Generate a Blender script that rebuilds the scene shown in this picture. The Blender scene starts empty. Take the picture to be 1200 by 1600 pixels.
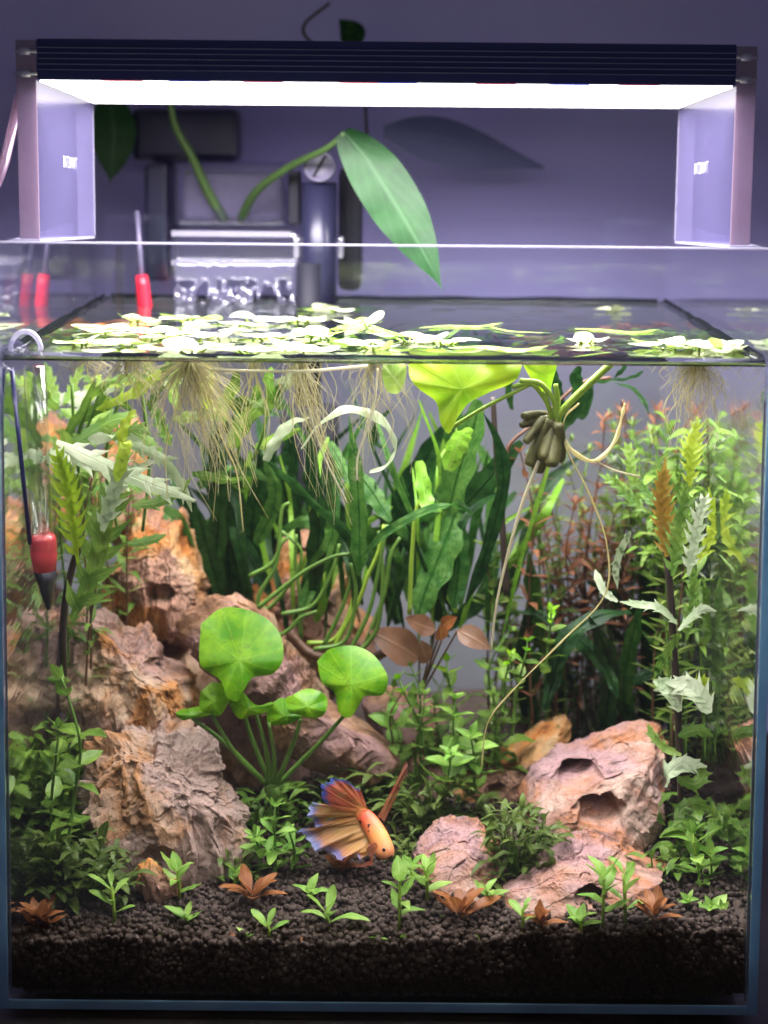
import bpy, bmesh, math, random
import numpy as np
from mathutils import Vector, Matrix, noise
random.seed(7)
V = Vector
S = bpy.context.scene
C = S.collection

# ------------------------------------------------------------------ camera
FPX, TH, RO = 2814.0, math.radians(6.3), math.radians(0.5)
CAM = V((0, -0.95, 0.481))
_F = V((0, math.cos(TH), -math.sin(TH))); _U0 = V((0, math.sin(TH), math.cos(TH))); _R0 = V((1, 0, 0))
_R = _R0*math.cos(RO) + _U0*math.sin(RO); _U = _U0*math.cos(RO) - _R0*math.sin(RO)
cd = bpy.data.cameras.new('camera'); cam = bpy.data.objects.new('camera', cd); C.objects.link(cam)
cam.matrix_world = Matrix(((_R.x, _U.x, -_F.x, CAM.x), (_R.y, _U.y, -_F.y, CAM.y), (_R.z, _U.z, -_F.z, CAM.z), (0, 0, 0, 1)))
cd.sensor_fit = 'VERTICAL'; cd.sensor_height = 24.0; cd.sensor_width = 18.0
cd.lens = FPX/1600*24.0
cd.shift_y = -274/1600
cd.clip_start = 0.01; cd.clip_end = 50
cd.dof.use_dof = True; cd.dof.focus_distance = 1.045; cd.dof.aperture_fstop = 3.4
S.camera = cam
# ------------------------------------------------------------------ dim room light, exposure
w = bpy.data.worlds.new('World'); S.world = w; w.use_nodes = True
bg = w.node_tree.nodes['Background']; bg.inputs[0].default_value = (0.72, 0.70, 0.86, 1); bg.inputs[1].default_value = 0.10
LAMP_STRENGTH = 7.0
LAMP_POWER, LAMP_SPREAD = 6.2, 160.0
S.view_settings.view_transform = 'Standard'; S.view_settings.look = 'None'
S.view_settings.exposure = 0.0; S.view_settings.gamma = 1.0
S.render.engine = 'CYCLES'
S.cycles.use_denoising = True
S.cycles.max_bounces = 8; S.cycles.diffuse_bounces = 3; S.cycles.glossy_bounces = 3
S.cycles.transmission_bounces = 8; S.cycles.transparent_max_bounces = 40
S.cycles.caustics_reflective = True; S.cycles.blur_glossy = 0.3; S.cycles.caustics_refractive = False
S.cycles.sample_clamp_indirect = 6.0

def P(x, y, Y):
    """photo pixel -> point at depth Y (metres behind the front glass)"""
    d = _F + _R*((x-600)/FPX) - _U*((y-526)/FPX)
    return CAM + d*((Y-CAM.y)/d.y)
def PZ(x, y, z):
    d = _F + _R*((x-600)/FPX) - _U*((y-526)/FPX)
    return CAM + d*((z-CAM.z)/d.z)
def Q(p):
    q = V(p)-CAM; z = q.dot(_F)
    return 600+FPX*q.dot(_R)/z, 526-FPX*q.dot(_U)/z
def PX(Y):
    return (Y+0.95)/FPX*1.01        # metres per photo pixel at that depth

# ------------------------------------------------------------------ helpers
OFF = {}
def setp(o, label=None, cat=None, group=None, kind=None):
    if label: o['label'] = label
    if cat: o['category'] = cat
    if group: o['group'] = group
    if kind: o['kind'] = kind
    return o
def thing(name, label, cat, loc, group=None):
    o = bpy.data.objects.new(name, None); C.objects.link(o); o.empty_display_size = 0.01
    o.location = loc; OFF[o.name] = V(loc)
    return setp(o, label, cat, group)
def part(name, vf, mat, parent=None, smooth=True, label=None, kind=None, solid=0):
    vs, fs = vf[0], vf[1]; uv = vf[2] if len(vf) > 2 else None
    off = OFF[parent.name] if parent else V((0, 0, 0))
    if parent is None:
        c = V((0, 0, 0))
        for v in vs: c += V(v)
        off = c/len(vs)
    me = bpy.data.meshes.new(name)
    me.from_pydata([tuple(V(v)-off) for v in vs], [], fs)
    if smooth: me.polygons.foreach_set('use_smooth', [True]*len(me.polygons))
    if uv:
        l = me.uv_layers.new(name='uv')
        flat = []
        for p in me.polygons:
            for vi in p.vertices: flat += uv[vi]
        l.data.foreach_set('uv', flat)
    if mat: me.materials.append(mat)
    me.update()
    o = bpy.data.objects.new(name, me); C.objects.link(o)
    if parent: o.parent = parent; OFF[o.name] = off
    else: o.location = off; OFF[o.name] = off
    if label: o['label'] = label
    if kind: o['kind'] = kind
    if solid:
        m = o.modifiers.new('solid', 'SOLIDIFY'); m.thickness = solid; m.offset = 0
    return o
def inst(name, me, M, parent):
    o = bpy.data.objects.new(name, me); C.objects.link(o); o.parent = parent
    M = M.copy(); M.translation -= OFF[parent.name]
    o.matrix_local = M
    return o
def join(*vfs):
    vs, fs, uv = [], [], []
    for q in vfs:
        b = len(vs); vs += list(q[0]); fs += [[i+b for i in f] for f in q[1]]
        uv += list(q[2]) if len(q) > 2 and q[2] else [(0.5, 0.5)]*len(q[0])
    return vs, fs, uv
def box(a, b, bev=0.0):
    (x0, y0, z0), (x1, y1, z1) = a, b
    if bev <= 0:
        vs = [(x0,y0,z0),(x1,y0,z0),(x1,y1,z0),(x0,y1,z0),(x0,y0,z1),(x1,y0,z1),(x1,y1,z1),(x0,y1,z1)]
        fs = [(0,3,2,1),(4,5,6,7),(0,1,5,4),(1,2,6,5),(2,3,7,6),(3,0,4,7)]
        return vs, fs
    bm = bmesh.new(); bmesh.ops.create_cube(bm, size=1)
    for v in bm.verts: v.co = V(((x0+x1)/2+v.co.x*(x1-x0), (y0+y1)/2+v.co.y*(y1-y0), (z0+z1)/2+v.co.z*(z1-z0)))
    bmesh.ops.bevel(bm, geom=bm.edges[:], offset=bev, segments=2, affect='EDGES', profile=0.6)
    bm.verts.index_update()
    r = [v.co.copy() for v in bm.verts], [[v.index for v in f.verts] for f in bm.faces]
    bm.free(); return r
def smooth(pts, k=6):
    pts = [V(p) for p in pts]
    if len(pts) < 3: 
        return [pts[0].lerp(pts[-1], i/k) for i in range(k+1)]
    out = []
    ext = [pts[0]*2-pts[1]] + pts + [pts[-1]*2-pts[-2]]
    for i in range(1, len(ext)-2):
        p0, p1, p2, p3 = ext[i-1:i+3]
        for j in range(k):
            t = j/k
            out.append(0.5*((2*p1)+(p2-p0)*t+(2*p0-5*p1+4*p2-p3)*t*t+(3*p1-p0-3*p2+p3)*t**3))
    out.append(pts[-1]); return out
def tube(path, r, n=6, cap=True):
    path = [V(p) for p in path]; N = len(path)
    vs, fs, uv = [], [], []
    ref = V((0.3, 0.9, 0.2)).normalized()
    for i, p in enumerate(path):
        t = (path[min(i+1, N-1)]-path[max(i-1, 0)])
        if t.length < 1e-9: t = V((0, 0, 1))
        t.normalize()
        a = ref - t*ref.dot(t)
        if a.length < 1e-3: a = V((1, 0, 0)) - t*t.x
        a.normalize(); b = t.cross(a)
        rr = r(i/(N-1)) if callable(r) else r
        for k in range(n):
            an = 2*math.pi*k/n
            vs.append(p + (a*math.cos(an)+b*math.sin(an))*rr); uv.append((k/n, i/(N-1)))
    for i in range(N-1):
        for k in range(n):
            fs.append((i*n+k, i*n+(k+1) % n, (i+1)*n+(k+1) % n, (i+1)*n+k))
    if cap: fs.append(tuple(range(n))[::-1]); fs.append(tuple((N-1)*n+k for k in range(n)))
    return vs, fs, uv
def lathe(prof, axis_p, n=20, axis=V((0, 0, 1))):
    """prof: (radius, height) pairs around axis at axis_p"""
    axis = axis.normalized(); a = axis.orthogonal().normalized(); b = axis.cross(a)
    vs = []; fs = []; m = len(prof)
    for (r, h) in prof:
        for k in range(n):
            an = 2*math.pi*k/n
            vs.append(axis_p + axis*h + (a*math.cos(an)+b*math.sin(an))*r)
    for i in range(m-1):
        for k in range(n): fs.append((i*n+k, i*n+(k+1) % n, (i+1)*n+(k+1) % n, (i+1)*n+k))
    fs.append(tuple(range(n))[::-1]); fs.append(tuple((m-1)*n+k for k in range(n)))
    return vs, fs
def blade(path, wid, side=None, across=5, fold=0.15, wave=0.0, wf=5.0, ph=0.0, sweep=0.0, twist=0.0, k=6):
    """a leaf blade along a 3D path: wid(t) is the half width"""
    path = smooth(path, k); N = len(path)
    vs, fs, uv = [], [], []
    for i, p in enumerate(path):
        t = i/(N-1)
        tan = (path[min(i+1, N-1)]-path[max(i-1, 0)]).normalized()
        s = V(side) if side else V((1, -0.25, 0.1))
        s = s - tan*s.dot(tan)
        if s.length < 1e-4: s = tan.orthogonal()
        s.normalize(); nn = s.cross(tan)
        if twist:
            a = twist*t; s, nn = s*math.cos(a)+nn*math.sin(a), nn*math.cos(a)-s*math.sin(a)
        ww = max(wid(t), 1e-5)
        for j in range(across):
            u = j/(across-1)*2-1
            wv = wave*math.sin(t*wf*6.28+ph+(1.7 if u > 0 else 0))*abs(u)
            q = p + s*(u*ww) + nn*(fold*abs(u)*ww + wv*ww) + tan*(sweep*ww*abs(u))
            vs.append(q); uv.append((j/(across-1), t))
    for i in range(N-1):
        for j in range(across-1):
            a = i*across+j; fs.append((a, a+1, a+across+1, a+across))
    return vs, fs, uv
def prof(kind):
    if kind == 'ovate': return lambda t: max(0.02, math.sin(math.pi*min(1, t**0.72))**0.85)
    if kind == 'lance': return lambda t: max(0.02, math.sin(math.pi*t**0.8)**1.2)
    if kind == 'spat': return lambda t: 0.10+0.9*max(0, math.sin(math.pi*min(1, t**1.5)))**0.8 if t < 0.99 else 0.02
    if kind == 'strap': return lambda t: max(0.03, min(1, 0.18+t*4.0)*min(1, (1-t)*3.2+0.02))
    return lambda t: 1.0
def lobed(n, core=0.28, pw=1.0):
    core *= .62; pw = 1.5
    """half-width profile with n lobes on each side"""
    def f(t):
        env = math.sin(math.pi*min(1, (t*0.93+0.05)**0.8))**0.75
        s = (t*n) % 1.0
        l = max(0, math.sin(math.pi*s))**pw
        if t > 0.93: return max(0.02, env*0.6)
        return env*(core+(1-core)*l)
    return f
def unit_leaf(kind, ratio, droop, fold, wave=0.0, seg=8):
    """a leaf of length 1 growing along +Y with its face up +Z"""
    path = [V((0, t, -droop*t*t + 0.18*droop*math.sin(3.1*t))) for t in [i/4 for i in range(5)]]
    p = prof(kind)
    vf = blade(path, lambda t: p(t)*ratio*0.5, side=(1, 0, 0), across=5, fold=fold, wave=wave, wf=2.2, k=3)
    me = bpy.data.meshes.new('leaf'); me.from_pydata([tuple(v) for v in vf[0]], [], vf[1])
    me.polygons.foreach_set('use_smooth', [True]*len(me.polygons))
    l = me.uv_layers.new(name='uv'); flat = []
    for pl in me.polygons:
        for vi in pl.vertices: flat += vf[2][vi]
    l.data.foreach_set('uv', flat); me.update()
    return me
def frame(pos, d, up, L, W=None):
    y = V(d).normalized(); u = V(up); x = y.cross(u)
    if x.length < 1e-4: x = y.orthogonal()
    x.normalize(); z = x.cross(y); W = W or L
    return Matrix(((x.x*W, y.x*L, z.x*L, pos[0]), (x.y*W, y.y*L, z.y*L, pos[1]), (x.z*W, y.z*L, z.z*L, pos[2]), (0, 0, 0, 1)))
R = random.uniform

# ------------------------------------------------------------------ materials
def newmat(name):
    m = bpy.data.materials.new(name); m.use_nodes = True
    nt = m.node_tree; nt.nodes.clear()
    out = nt.nodes.new('ShaderNodeOutputMaterial')
    return m, nt, out
def N(nt, typ, ins=None, **kw):
    n = nt.nodes.new(typ)
    for k, v in kw.items(): setattr(n, k, v)
    for k, v in (ins or {}).items():
        if isinstance(v, tuple) and len(v) == 2 and hasattr(v[0], 'outputs'): nt.links.new(v[0].outputs[v[1]], n.inputs[k])
        elif hasattr(v, 'outputs'): nt.links.new(v.outputs[0], n.inputs[k])
        else:
            if isinstance(v, tuple) and len(v) == 3 and n.inputs[k].type == 'RGBA': v = (*v, 1)
            n.inputs[k].default_value = v
    return n
def ramp(nt, fac, stops, interp='LINEAR'):
    r = nt.nodes.new('ShaderNodeValToRGB'); r.color_ramp.interpolation = interp
    e = r.color_ramp.elements
    while len(e) < len(stops): e.new(0.5)
    for i, (p, c) in enumerate(stops):
        e[i].position = p; e[i].color = (*c, 1) if len(c) == 3 else c
    nt.links.new(fac.outputs[0] if hasattr(fac, 'outputs') else fac, r.inputs[0])
    return r
def math_(nt, op, a, b=0.0, c=None):
    n = nt.nodes.new('ShaderNodeMath'); n.operation = op
    for i, v in enumerate((a, b) if c is None else (a, b, c)):
        if hasattr(v, 'outputs'): nt.links.new(v.outputs[0], n.inputs[i])
        elif hasattr(v, 'is_linked'): nt.links.new(v, n.inputs[i])
        else: n.inputs[i].default_value = v
    return n
def mixc(nt, f, a, b, mode='MIX'):
    n = nt.nodes.new('ShaderNodeMix'); n.data_type = 'RGBA'; n.blend_type = mode
    for idx, v in ((0, f), (6, a), (7, b)):
        if hasattr(v, 'outputs'):
            o = v.outputs[2] if v.bl_idname == 'ShaderNodeMix' else v.outputs[0]
            nt.links.new(o, n.inputs[idx])
        elif hasattr(v, 'is_linked'): nt.links.new(v, n.inputs[idx])
        else: n.inputs[idx].default_value = (*v, 1) if isinstance(v, tuple) and len(v) == 3 else v
    return n
def simple(name, col, rough=0.5, metal=0.0, spec=0.5, bump=0.0, bscale=300, var=0.0):
    m, nt, out = newmat(name)
    b = N(nt, 'ShaderNodeBsdfPrincipled', {'Base Color': col, 'Roughness': rough, 'Metallic': metal, 'Specular IOR Level': spec})
    g = N(nt, 'ShaderNodeNewGeometry')
    nz = N(nt, 'ShaderNodeTexNoise', {'Vector': (g, 'Position'), 'Scale': bscale, 'Detail': 4.0})
    if var:
        mx = mixc(nt, nz, tuple(c*(1-var) for c in col), tuple(min(1, c*(1+var)) for c in col))
        nt.links.new(mx.outputs[2], b.inputs['Base Color'])
    if bump:
        bp = N(nt, 'ShaderNodeBump', {'Strength': bump, 'Distance': 0.001, 'Height': nz})
        nt.links.new(bp.outputs[0], b.inputs['Normal'])
    nt.links.new(b.outputs[0], out.inputs[0]); return m
def leafmat(name, c1, c2, rib, trans=0.35, rough=0.33, scale=55, veins=26.0, spots=None, va=0.28, radial=0, bump=.35):
    m, nt, out = newmat(name)
    g = N(nt, 'ShaderNodeNewGeometry'); oi = N(nt, 'ShaderNodeObjectInfo')
    nz = N(nt, 'ShaderNodeTexNoise', {'Vector': (g, 'Position'), 'Scale': scale, 'Detail': 5.0, 'Roughness': 0.6})
    f = math_(nt, 'MULTIPLY_ADD', nz, 2.6, -1.05)
    f2 = math_(nt, 'MULTIPLY_ADD', oi.outputs['Random'], 0.5, -0.15)
    f3 = math_(nt, 'ADD', f, f2); f3.use_clamp = True
    col = mixc(nt, f3, c1, c2)
    uv = N(nt, 'ShaderNodeUVMap'); sp = N(nt, 'ShaderNodeSeparateXYZ', {0: uv})
    du = math_(nt, 'ABSOLUTE', math_(nt, 'SUBTRACT', sp.outputs[0], 0.5))
    rb = math_(nt, 'SUBTRACT', 1.0, math_(nt, 'MULTIPLY', du, 16.0)); rb.use_clamp = True
    ve = math_(nt, 'SINE', math_(nt, 'MULTIPLY', math_(nt, 'SUBTRACT', math_(nt, 'MULTIPLY', du, 0.8), sp.outputs[1]), veins*3.2))
    ve2 = math_(nt, 'POWER', math_(nt, 'MULTIPLY_ADD', ve, 0.5, 0.5), 6.0)
    msk = math_(nt, 'MAXIMUM', math_(nt, 'MULTIPLY', rb, 0.75), math_(nt, 'MULTIPLY', ve2, va))
    if radial:
        an = math_(nt, 'ARCTAN2', math_(nt, 'SUBTRACT', sp.outputs[0], 0.5), math_(nt, 'SUBTRACT', sp.outputs[1], 0.5))
        rv = math_(nt, 'POWER', math_(nt, 'ABSOLUTE', math_(nt, 'COSINE', math_(nt, 'ADD', math_(nt, 'MULTIPLY', an, radial), math_(nt, 'MULTIPLY', nz, 0.8)))), 40.0)
        msk = math_(nt, 'ADD', math_(nt, 'MULTIPLY', rv, 0.22), math_(nt, 'MULTIPLY', ve2, 0.04))
    col2 = mixc(nt, msk, col, rib)
    if spots:
        vz = N(nt, 'ShaderNodeTexNoise', {'Vector': (g, 'Position'), 'Scale': 420.0, 'Detail': 2.0})
        sm = ramp(nt, vz, [(0.60, (0, 0, 0)), (0.68, (1, 1, 1))])
        col2 = mixc(nt, math_(nt, 'MULTIPLY', sm, 0.7), col2, spots)
    bp = N(nt, 'ShaderNodeBump', {'Strength': bump, 'Distance': 0.0008 if bump < .5 else .0022, 'Height': math_(nt, 'ADD', msk, math_(nt, 'MULTIPLY', nz, 0.8))})
    b = N(nt, 'ShaderNodeBsdfPrincipled', {'Base Color': (col2, 2), 'Roughness': rough, 'Specular IOR Level': 0.3, 'Normal': bp})
    t = N(nt, 'ShaderNodeBsdfTranslucent', {'Color': (col2, 2), 'Normal': bp})
    mx = N(nt, 'ShaderNodeMixShader', {0: trans, 1: b, 2: t})
    nt.links.new(mx.outputs[0], out.inputs[0]); return m
def fresnel_glass(name, ior, tint=(1, 1, 1), rough=0.0, two_sided=True, boost=1.0, bump=None, add=0.0):
    """thin clear sheet: Fresnel mirror over straight-through transparency. two_sided: same curve from both sides; else total reflection from the back"""
    m, nt, out = newmat(name)
    fr = N(nt, 'ShaderNodeFresnel', {'IOR': ior})
    if two_sided:
        g = N(nt, 'ShaderNodeNewGeometry')
        io = math_(nt, 'MULTIPLY_ADD', g.outputs['Backfacing'], (1/ior-ior), ior)
        nt.links.new(io.outputs[0], fr.inputs['IOR'])
    fac = math_(nt, 'MULTIPLY_ADD', fr, boost, add); fac.use_clamp = True
    t = N(nt, 'ShaderNodeBsdfTransparent', {'Color': tint}); gl = N(nt, 'ShaderNodeBsdfGlossy', {'Color': (1, 1, 1), 'Roughness': rough})
    if bump:
        gg = N(nt, 'ShaderNodeNewGeometry'); mp = N(nt, 'ShaderNodeMapping', {0: (gg, 'Position'), 3: bump[0]})
        nz = N(nt, 'ShaderNodeTexNoise', {'Vector': mp, 'Scale': 1.0, 'Detail': 2.0})
        bp = N(nt, 'ShaderNodeBump', {'Strength': bump[1], 'Distance': 0.002, 'Height': nz})
        nt.links.new(bp.outputs[0], gl.inputs['Normal'])
        nt.links.new(bp.outputs[0], fr.inputs['Normal']) if two_sided else None
    mx = N(nt, 'ShaderNodeMixShader', {0: fac, 1: t, 2: gl})
    nt.links.new(mx.outputs[0], out.inputs[0]); return m
def frosted(name, col, clear=0.4, gl=0.12, rough=0.15, trans=0.5):
    """scratched or cloudy clear plastic: part transparent, part scattering"""
    m, nt, out = newmat(name)
    g = N(nt, 'ShaderNodeNewGeometry')
    nz = N(nt, 'ShaderNodeTexNoise', {'Vector': (g, 'Position'), 'Scale': 90.0, 'Detail': 6.0, 'Roughness': 0.7})
    t = N(nt, 'ShaderNodeBsdfTransparent', {'Color': (0.95, 0.94, 1.0)})
    d = N(nt, 'ShaderNodeBsdfDiffuse', {'Color': col}); tl = N(nt, 'ShaderNodeBsdfTranslucent', {'Color': col})
    s = N(nt, 'ShaderNodeMixShader', {0: trans, 1: d, 2: tl})
    f = math_(nt, 'MULTIPLY_ADD', nz, 0.25, 1-clear-0.12); f.use_clamp = True
    a = N(nt, 'ShaderNodeMixShader', {0: f, 1: t, 2: s})
    go = N(nt, 'ShaderNodeBsdfGlossy', {'Color': (1, 1, 1), 'Roughness': rough})
    b = N(nt, 'ShaderNodeMixShader', {0: gl, 1: a, 2: go})
    nt.links.new(b.outputs[0], out.inputs[0]); return m
def emit(name, col, s):
    m, nt, out = newmat(name); e = N(nt, 'ShaderNodeEmission', {'Color': col, 'Strength': s})
    nt.links.new(e.outputs[0], out.inputs[0]); return m
def rockmat(name, cols, mauve, grain=(90, 30, 30), rot=0.0, seed=0.0):
    m, nt, out = newmat(name)
    tc = N(nt, 'ShaderNodeTexCoord')
    mp0 = N(nt, 'ShaderNodeMapping', {0: (tc, 'Object'), 1: (seed, seed*0.7, seed*1.3), 2: (0, rot, 0)})
    mp = N(nt, 'ShaderNodeMapping', {0: mp0, 3: (1, 1, 0.33)})
    n1 = N(nt, 'ShaderNodeTexNoise', {'Vector': mp, 'Scale': 26.0, 'Detail': 7.0, 'Roughness': 0.66, 'Distortion': 1.0})
    n2 = N(nt, 'ShaderNodeTexNoise', {'Vector': mp, 'Scale': 110.0, 'Detail': 8.0, 'Roughness': 0.72, 'Distortion': 0.3})
    n3 = N(nt, 'ShaderNodeTexNoise', {'Vector': mp0, 'Scale': 22.0, 'Detail': 3.0})
    c = ramp(nt, n1, [(0.34, cols[0]), (0.43, cols[1]), (0.52, cols[2]), (0.62, cols[3])])
    mm = ramp(nt, n3, [(0.46, (0, 0, 0)), (0.56, (1, 1, 1))])
    c2 = mixc(nt, math_(nt, 'MULTIPLY', mm, 0.75), c, mauve)
    d = ramp(nt, n2, [(0.32, (0.30, 0.25, 0.22)), (0.47, (0.92, 0.90, 0.88)), (0.70, (1.15, 1.12, 1.1))])
    c3 = mixc(nt, 0.75, c2, d, 'MULTIPLY')
    n4 = N(nt, 'ShaderNodeTexNoise', {'Vector': mp0, 'Scale': 420.0, 'Detail': 6.0, 'Roughness': 0.7})
    sp4 = ramp(nt, n4, [(0.36, (0.35, 0.30, 0.26)), (0.48, (1, 1, 1)), (0.66, (1.0, 1.0, 1.0)), (0.74, (1.35, 1.32, 1.3))])
    c3 = mixc(nt, 0.5, c3, sp4, 'MULTIPLY')
    vo = N(nt, 'ShaderNodeTexVoronoi', {'Vector': mp, 'Scale': 160.0})
    h = math_(nt, 'ADD', math_(nt, 'MULTIPLY', n2, 1.2), math_(nt, 'MULTIPLY', n1, 1.0))
    h2 = math_(nt, 'ADD', math_(nt, 'ADD', h, math_(nt, 'MULTIPLY', vo, 0.25)), math_(nt, 'MULTIPLY', n4, 0.28))
    bp = N(nt, 'ShaderNodeBump', {'Strength': 0.8, 'Distance': 0.0026, 'Height': h2})
    b = N(nt, 'ShaderNodeBsdfPrincipled', {'Base Color': (c3, 2), 'Roughness': 0.75, 'Specular IOR Level': 0.25, 'Normal': bp})
    nt.links.new(b.outputs[0], out.inputs[0]); return m

M = {}
M['wall'] = simple('wall_paint', (0.415, 0.375, 0.76), 0.9, spec=0.1, bump=0.15, bscale=900, var=0.06)
M['wood'] = simple('dark_wood', (0.016, 0.008, 0.006), 0.5, var=0.4, bscale=120)
M['black'] = simple('black_plastic', (0.012, 0.012, 0.022), 0.6, spec=0.25)
M['sponge'] = simple('black_sponge', (0.012, 0.012, 0.018), 0.9, bump=1.0, bscale=1600, var=0.6)
M['alu'] = simple('black_anodised', (0.035, 0.042, 0.15), 0.45, metal=0.2, spec=0.4)
M['rib'] = simple('bare_rib', (0.30, 0.32, 0.48), 0.35, metal=0.5)
M['steel'] = simple('brushed_steel', (0.55, 0.52, 0.68), 0.35, metal=0.4, var=0.2, bscale=400)
M['knob'] = simple('mauve_grey_plastic', (0.14, 0.125, 0.21), 0.4, var=0.25, bscale=200)
M['tubegrey'] = simple('smoky_tube', (0.022, 0.022, 0.055), 0.3, metal=0.1)
M['pane'] = fresnel_glass('clear_glass', 1.45, (0.985, 0.995, 0.99))
def water_mat():
    """seen from above: mirror and refraction by Fresnel; light coming up from below passes straight"""
    m, nt, out = newmat('water_surface')
    g = N(nt, 'ShaderNodeNewGeometry'); mp = N(nt, 'ShaderNodeMapping', {0: (g, 'Position'), 3: (26, 60, 26)})
    nz = N(nt, 'ShaderNodeTexNoise', {'Vector': mp, 'Scale': 1.0, 'Detail': 2.0}); bp = N(nt, 'ShaderNodeBump', {'Strength': 0.12, 'Distance': 0.002, 'Height': nz})
    gl = N(nt, 'ShaderNodeBsdfGlass', {'Color': (0.9, 0.92, 0.92), 'Roughness': 0.02, 'IOR': 1.33, 'Normal': bp})
    t = N(nt, 'ShaderNodeBsdfTransparent', {'Color': (0.97, 0.98, 0.97)})
    mx = N(nt, 'ShaderNodeMixShader', {0: (g, 'Backfacing'), 1: gl, 2: t}); nt.links.new(mx.outputs[0], out.inputs[0]); return m
M['water'] = water_mat()
M['waterside'] = fresnel_glass('water_side', 1.33, (1, 1, 1), 0.07, False, 0.92, ((14, 14, 90), 0.3))
M['waterback'] = fresnel_glass('water_back', 1.33, (0.84, 0.88, 0.66), 0.05, False, 0.95)
M['waterfront'] = fresnel_glass('water_front', 1.33, (1, 1, 1), 0.05, False, 0.95)
M['acrylic'] = frosted('acrylic_face', (0.15, 0.135, 0.28), 0.68, 0.10, 0.2)
M['acryledge'] = frosted('acrylic_edge', (0.40, 0.30, 0.38), 0.30, 0.12, 0.2, 0.6)
M['clearpl'] = frosted('clear_plastic', (0.16, 0.15, 0.28), 0.80, 0.12, 0.12)
M['clearedge'] = frosted('clear_plastic_edge', (0.60, 0.58, 0.70), 0.30, 0.15, 0.2)
M['pinktube'] = frosted('pink_tube', (0.65, 0.42, 0.5), 0.35, 0.15, 0.15)
M['spill'] = frosted('falling_water', (0.30, 0.29, 0.44), 0.68, 0.09, 0.12)
def edge_glass():
    m, nt, out = newmat('glass_edge')
    g = N(nt, 'ShaderNodeNewGeometry'); nz = N(nt, 'ShaderNodeTexNoise', {'Vector': (g, 'Position'), 'Scale': 25.0})
    c = ramp(nt, nz, [(0.3, (0.34, 0.55, 0.74)), (0.7, (0.50, 0.74, 0.90))])
    t = N(nt, 'ShaderNodeBsdfTranslucent', {'Color': c}); d = N(nt, 'ShaderNodeBsdfDiffuse', {'Color': c})
    a = N(nt, 'ShaderNodeMixShader', {0: 0.55, 1: d, 2: t}); gl = N(nt, 'ShaderNodeBsdfGlossy', {'Color': (1, 1, 1), 'Roughness': 0.1})
    b = N(nt, 'ShaderNodeMixShader', {0: 0.06, 1: a, 2: gl}); nt.links.new(b.outputs[0], out.inputs[0]); return m
M['edge'] = edge_glass()
M['silicone'] = simple('silicone', (0.12, 0.15, 0.18), 0.4)
M['white'] = simple('white_print', (0.30, 0.30, 0.34), 0.5)
M['led'] = emit('led_diffuser', (1.0, 0.945, 0.97), LAMP_STRENGTH)
M['ledred'] = emit('red_led', (1.0, 0.05, 0.16), 0.8)
M['ledblue'] = emit('blue_led', (0.08, 0.12, 1.0), 0.9)
M['red'] = simple('red_plastic', (0.75, 0.015, 0.04), 0.35)
M['redbulb'] = simple('red_liquid', (0.58, 0.06, 0.08), 0.15)
M['blueline'] = simple('blue_column', (0.015, 0.015, 0.09), 0.3)
M['soil'] = simple('dark_soil', (0.050, 0.034, 0.028), 0.85, spec=0.25, bump=0.6, bscale=1500, var=0.55)
def meniscus_mat():
    m, nt, out = newmat('meniscus'); g = N(nt, 'ShaderNodeBsdfGlass', {'Color': (0.75, 0.78, 0.75), 'IOR': 1.33, 'Roughness': 0.02})
    nt.links.new(g.outputs[0], out.inputs[0]); return m
M['meniscus'] = meniscus_mat()
M['meniscus_dark'] = frosted('painted_meniscus', (0.010, 0.014, 0.012), 0.35, 0.10, 0.1)  # dark refraction at the water's edge, put into the colour
M['thinglass'] = fresnel_glass('thin_glass_tube', 1.5, (0.90, 0.92, 0.90), 0.02, True, 1.6)
OR = [(0.09, 0.038, 0.015), (0.42, 0.15, 0.035), (0.44, 0.22, 0.08), (0.48, 0.32, 0.18)]
PK = [(0.10, 0.05, 0.04), (0.36, 0.15, 0.07), (0.36, 0.20, 0.155), (0.44, 0.31, 0.26)]
BR = [(0.07, 0.04, 0.03), (0.24, 0.12, 0.07), (0.36, 0.20, 0.12), (0.44, 0.30, 0.20)]
M['rock_o'] = rockmat('ochre_stone', OR, (0.30, 0.18, 0.155), seed=1.0)
M['rock_t'] = rockmat('tan_orange_stone', [(0.09, 0.045, 0.025), (0.40, 0.17, 0.05), (0.38, 0.22, 0.13), (0.46, 0.33, 0.24)], (0.32, 0.21, 0.20), seed=11.0)
M['rock_p'] = rockmat('pink_stone', PK, (0.32, 0.205, 0.235), rot=0.9, seed=3.0)
M['rock_b'] = rockmat('brown_stone', BR, (0.30, 0.18, 0.19), rot=-0.7, seed=5.0)
M['rock_l'] = rockmat('grey_ochre_stone', [(0.08, 0.045, 0.03), (0.36, 0.17, 0.07), (0.38, 0.24, 0.165), (0.46, 0.34, 0.27)], (0.33, 0.25, 0.24), seed=8.0)
L_ = leafmat
M['lily'] = L_('lily_leaf', (0.08, 0.29, 0.003), (0.30, 0.55, 0.012), (0.34, 0.58, 0.05), 0.45, veins=7, va=.16, scale=70, spots=(.12, .22, .02), radial=6.0)
M['lilyyel'] = L_('lily_leaf_yellow', (0.17, 0.38, 0.01), (0.52, 0.64, 0.03), (0.50, 0.64, 0.1), 0.5, veins=8, va=.06, scale=28, radial=6.0)
M['float'] = L_('floating_leaf', (0.52, 0.60, 0.30), (0.68, 0.72, 0.52), (0.74, 0.76, 0.58), 0.30, 0.28, veins=6, radial=4.0)
M['floatgreen'] = L_('floating_leaf_green', (0.20, 0.34, 0.05), (0.34, 0.46, 0.10), (0.45, 0.55, 0.2), 0.35, veins=6)
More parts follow.
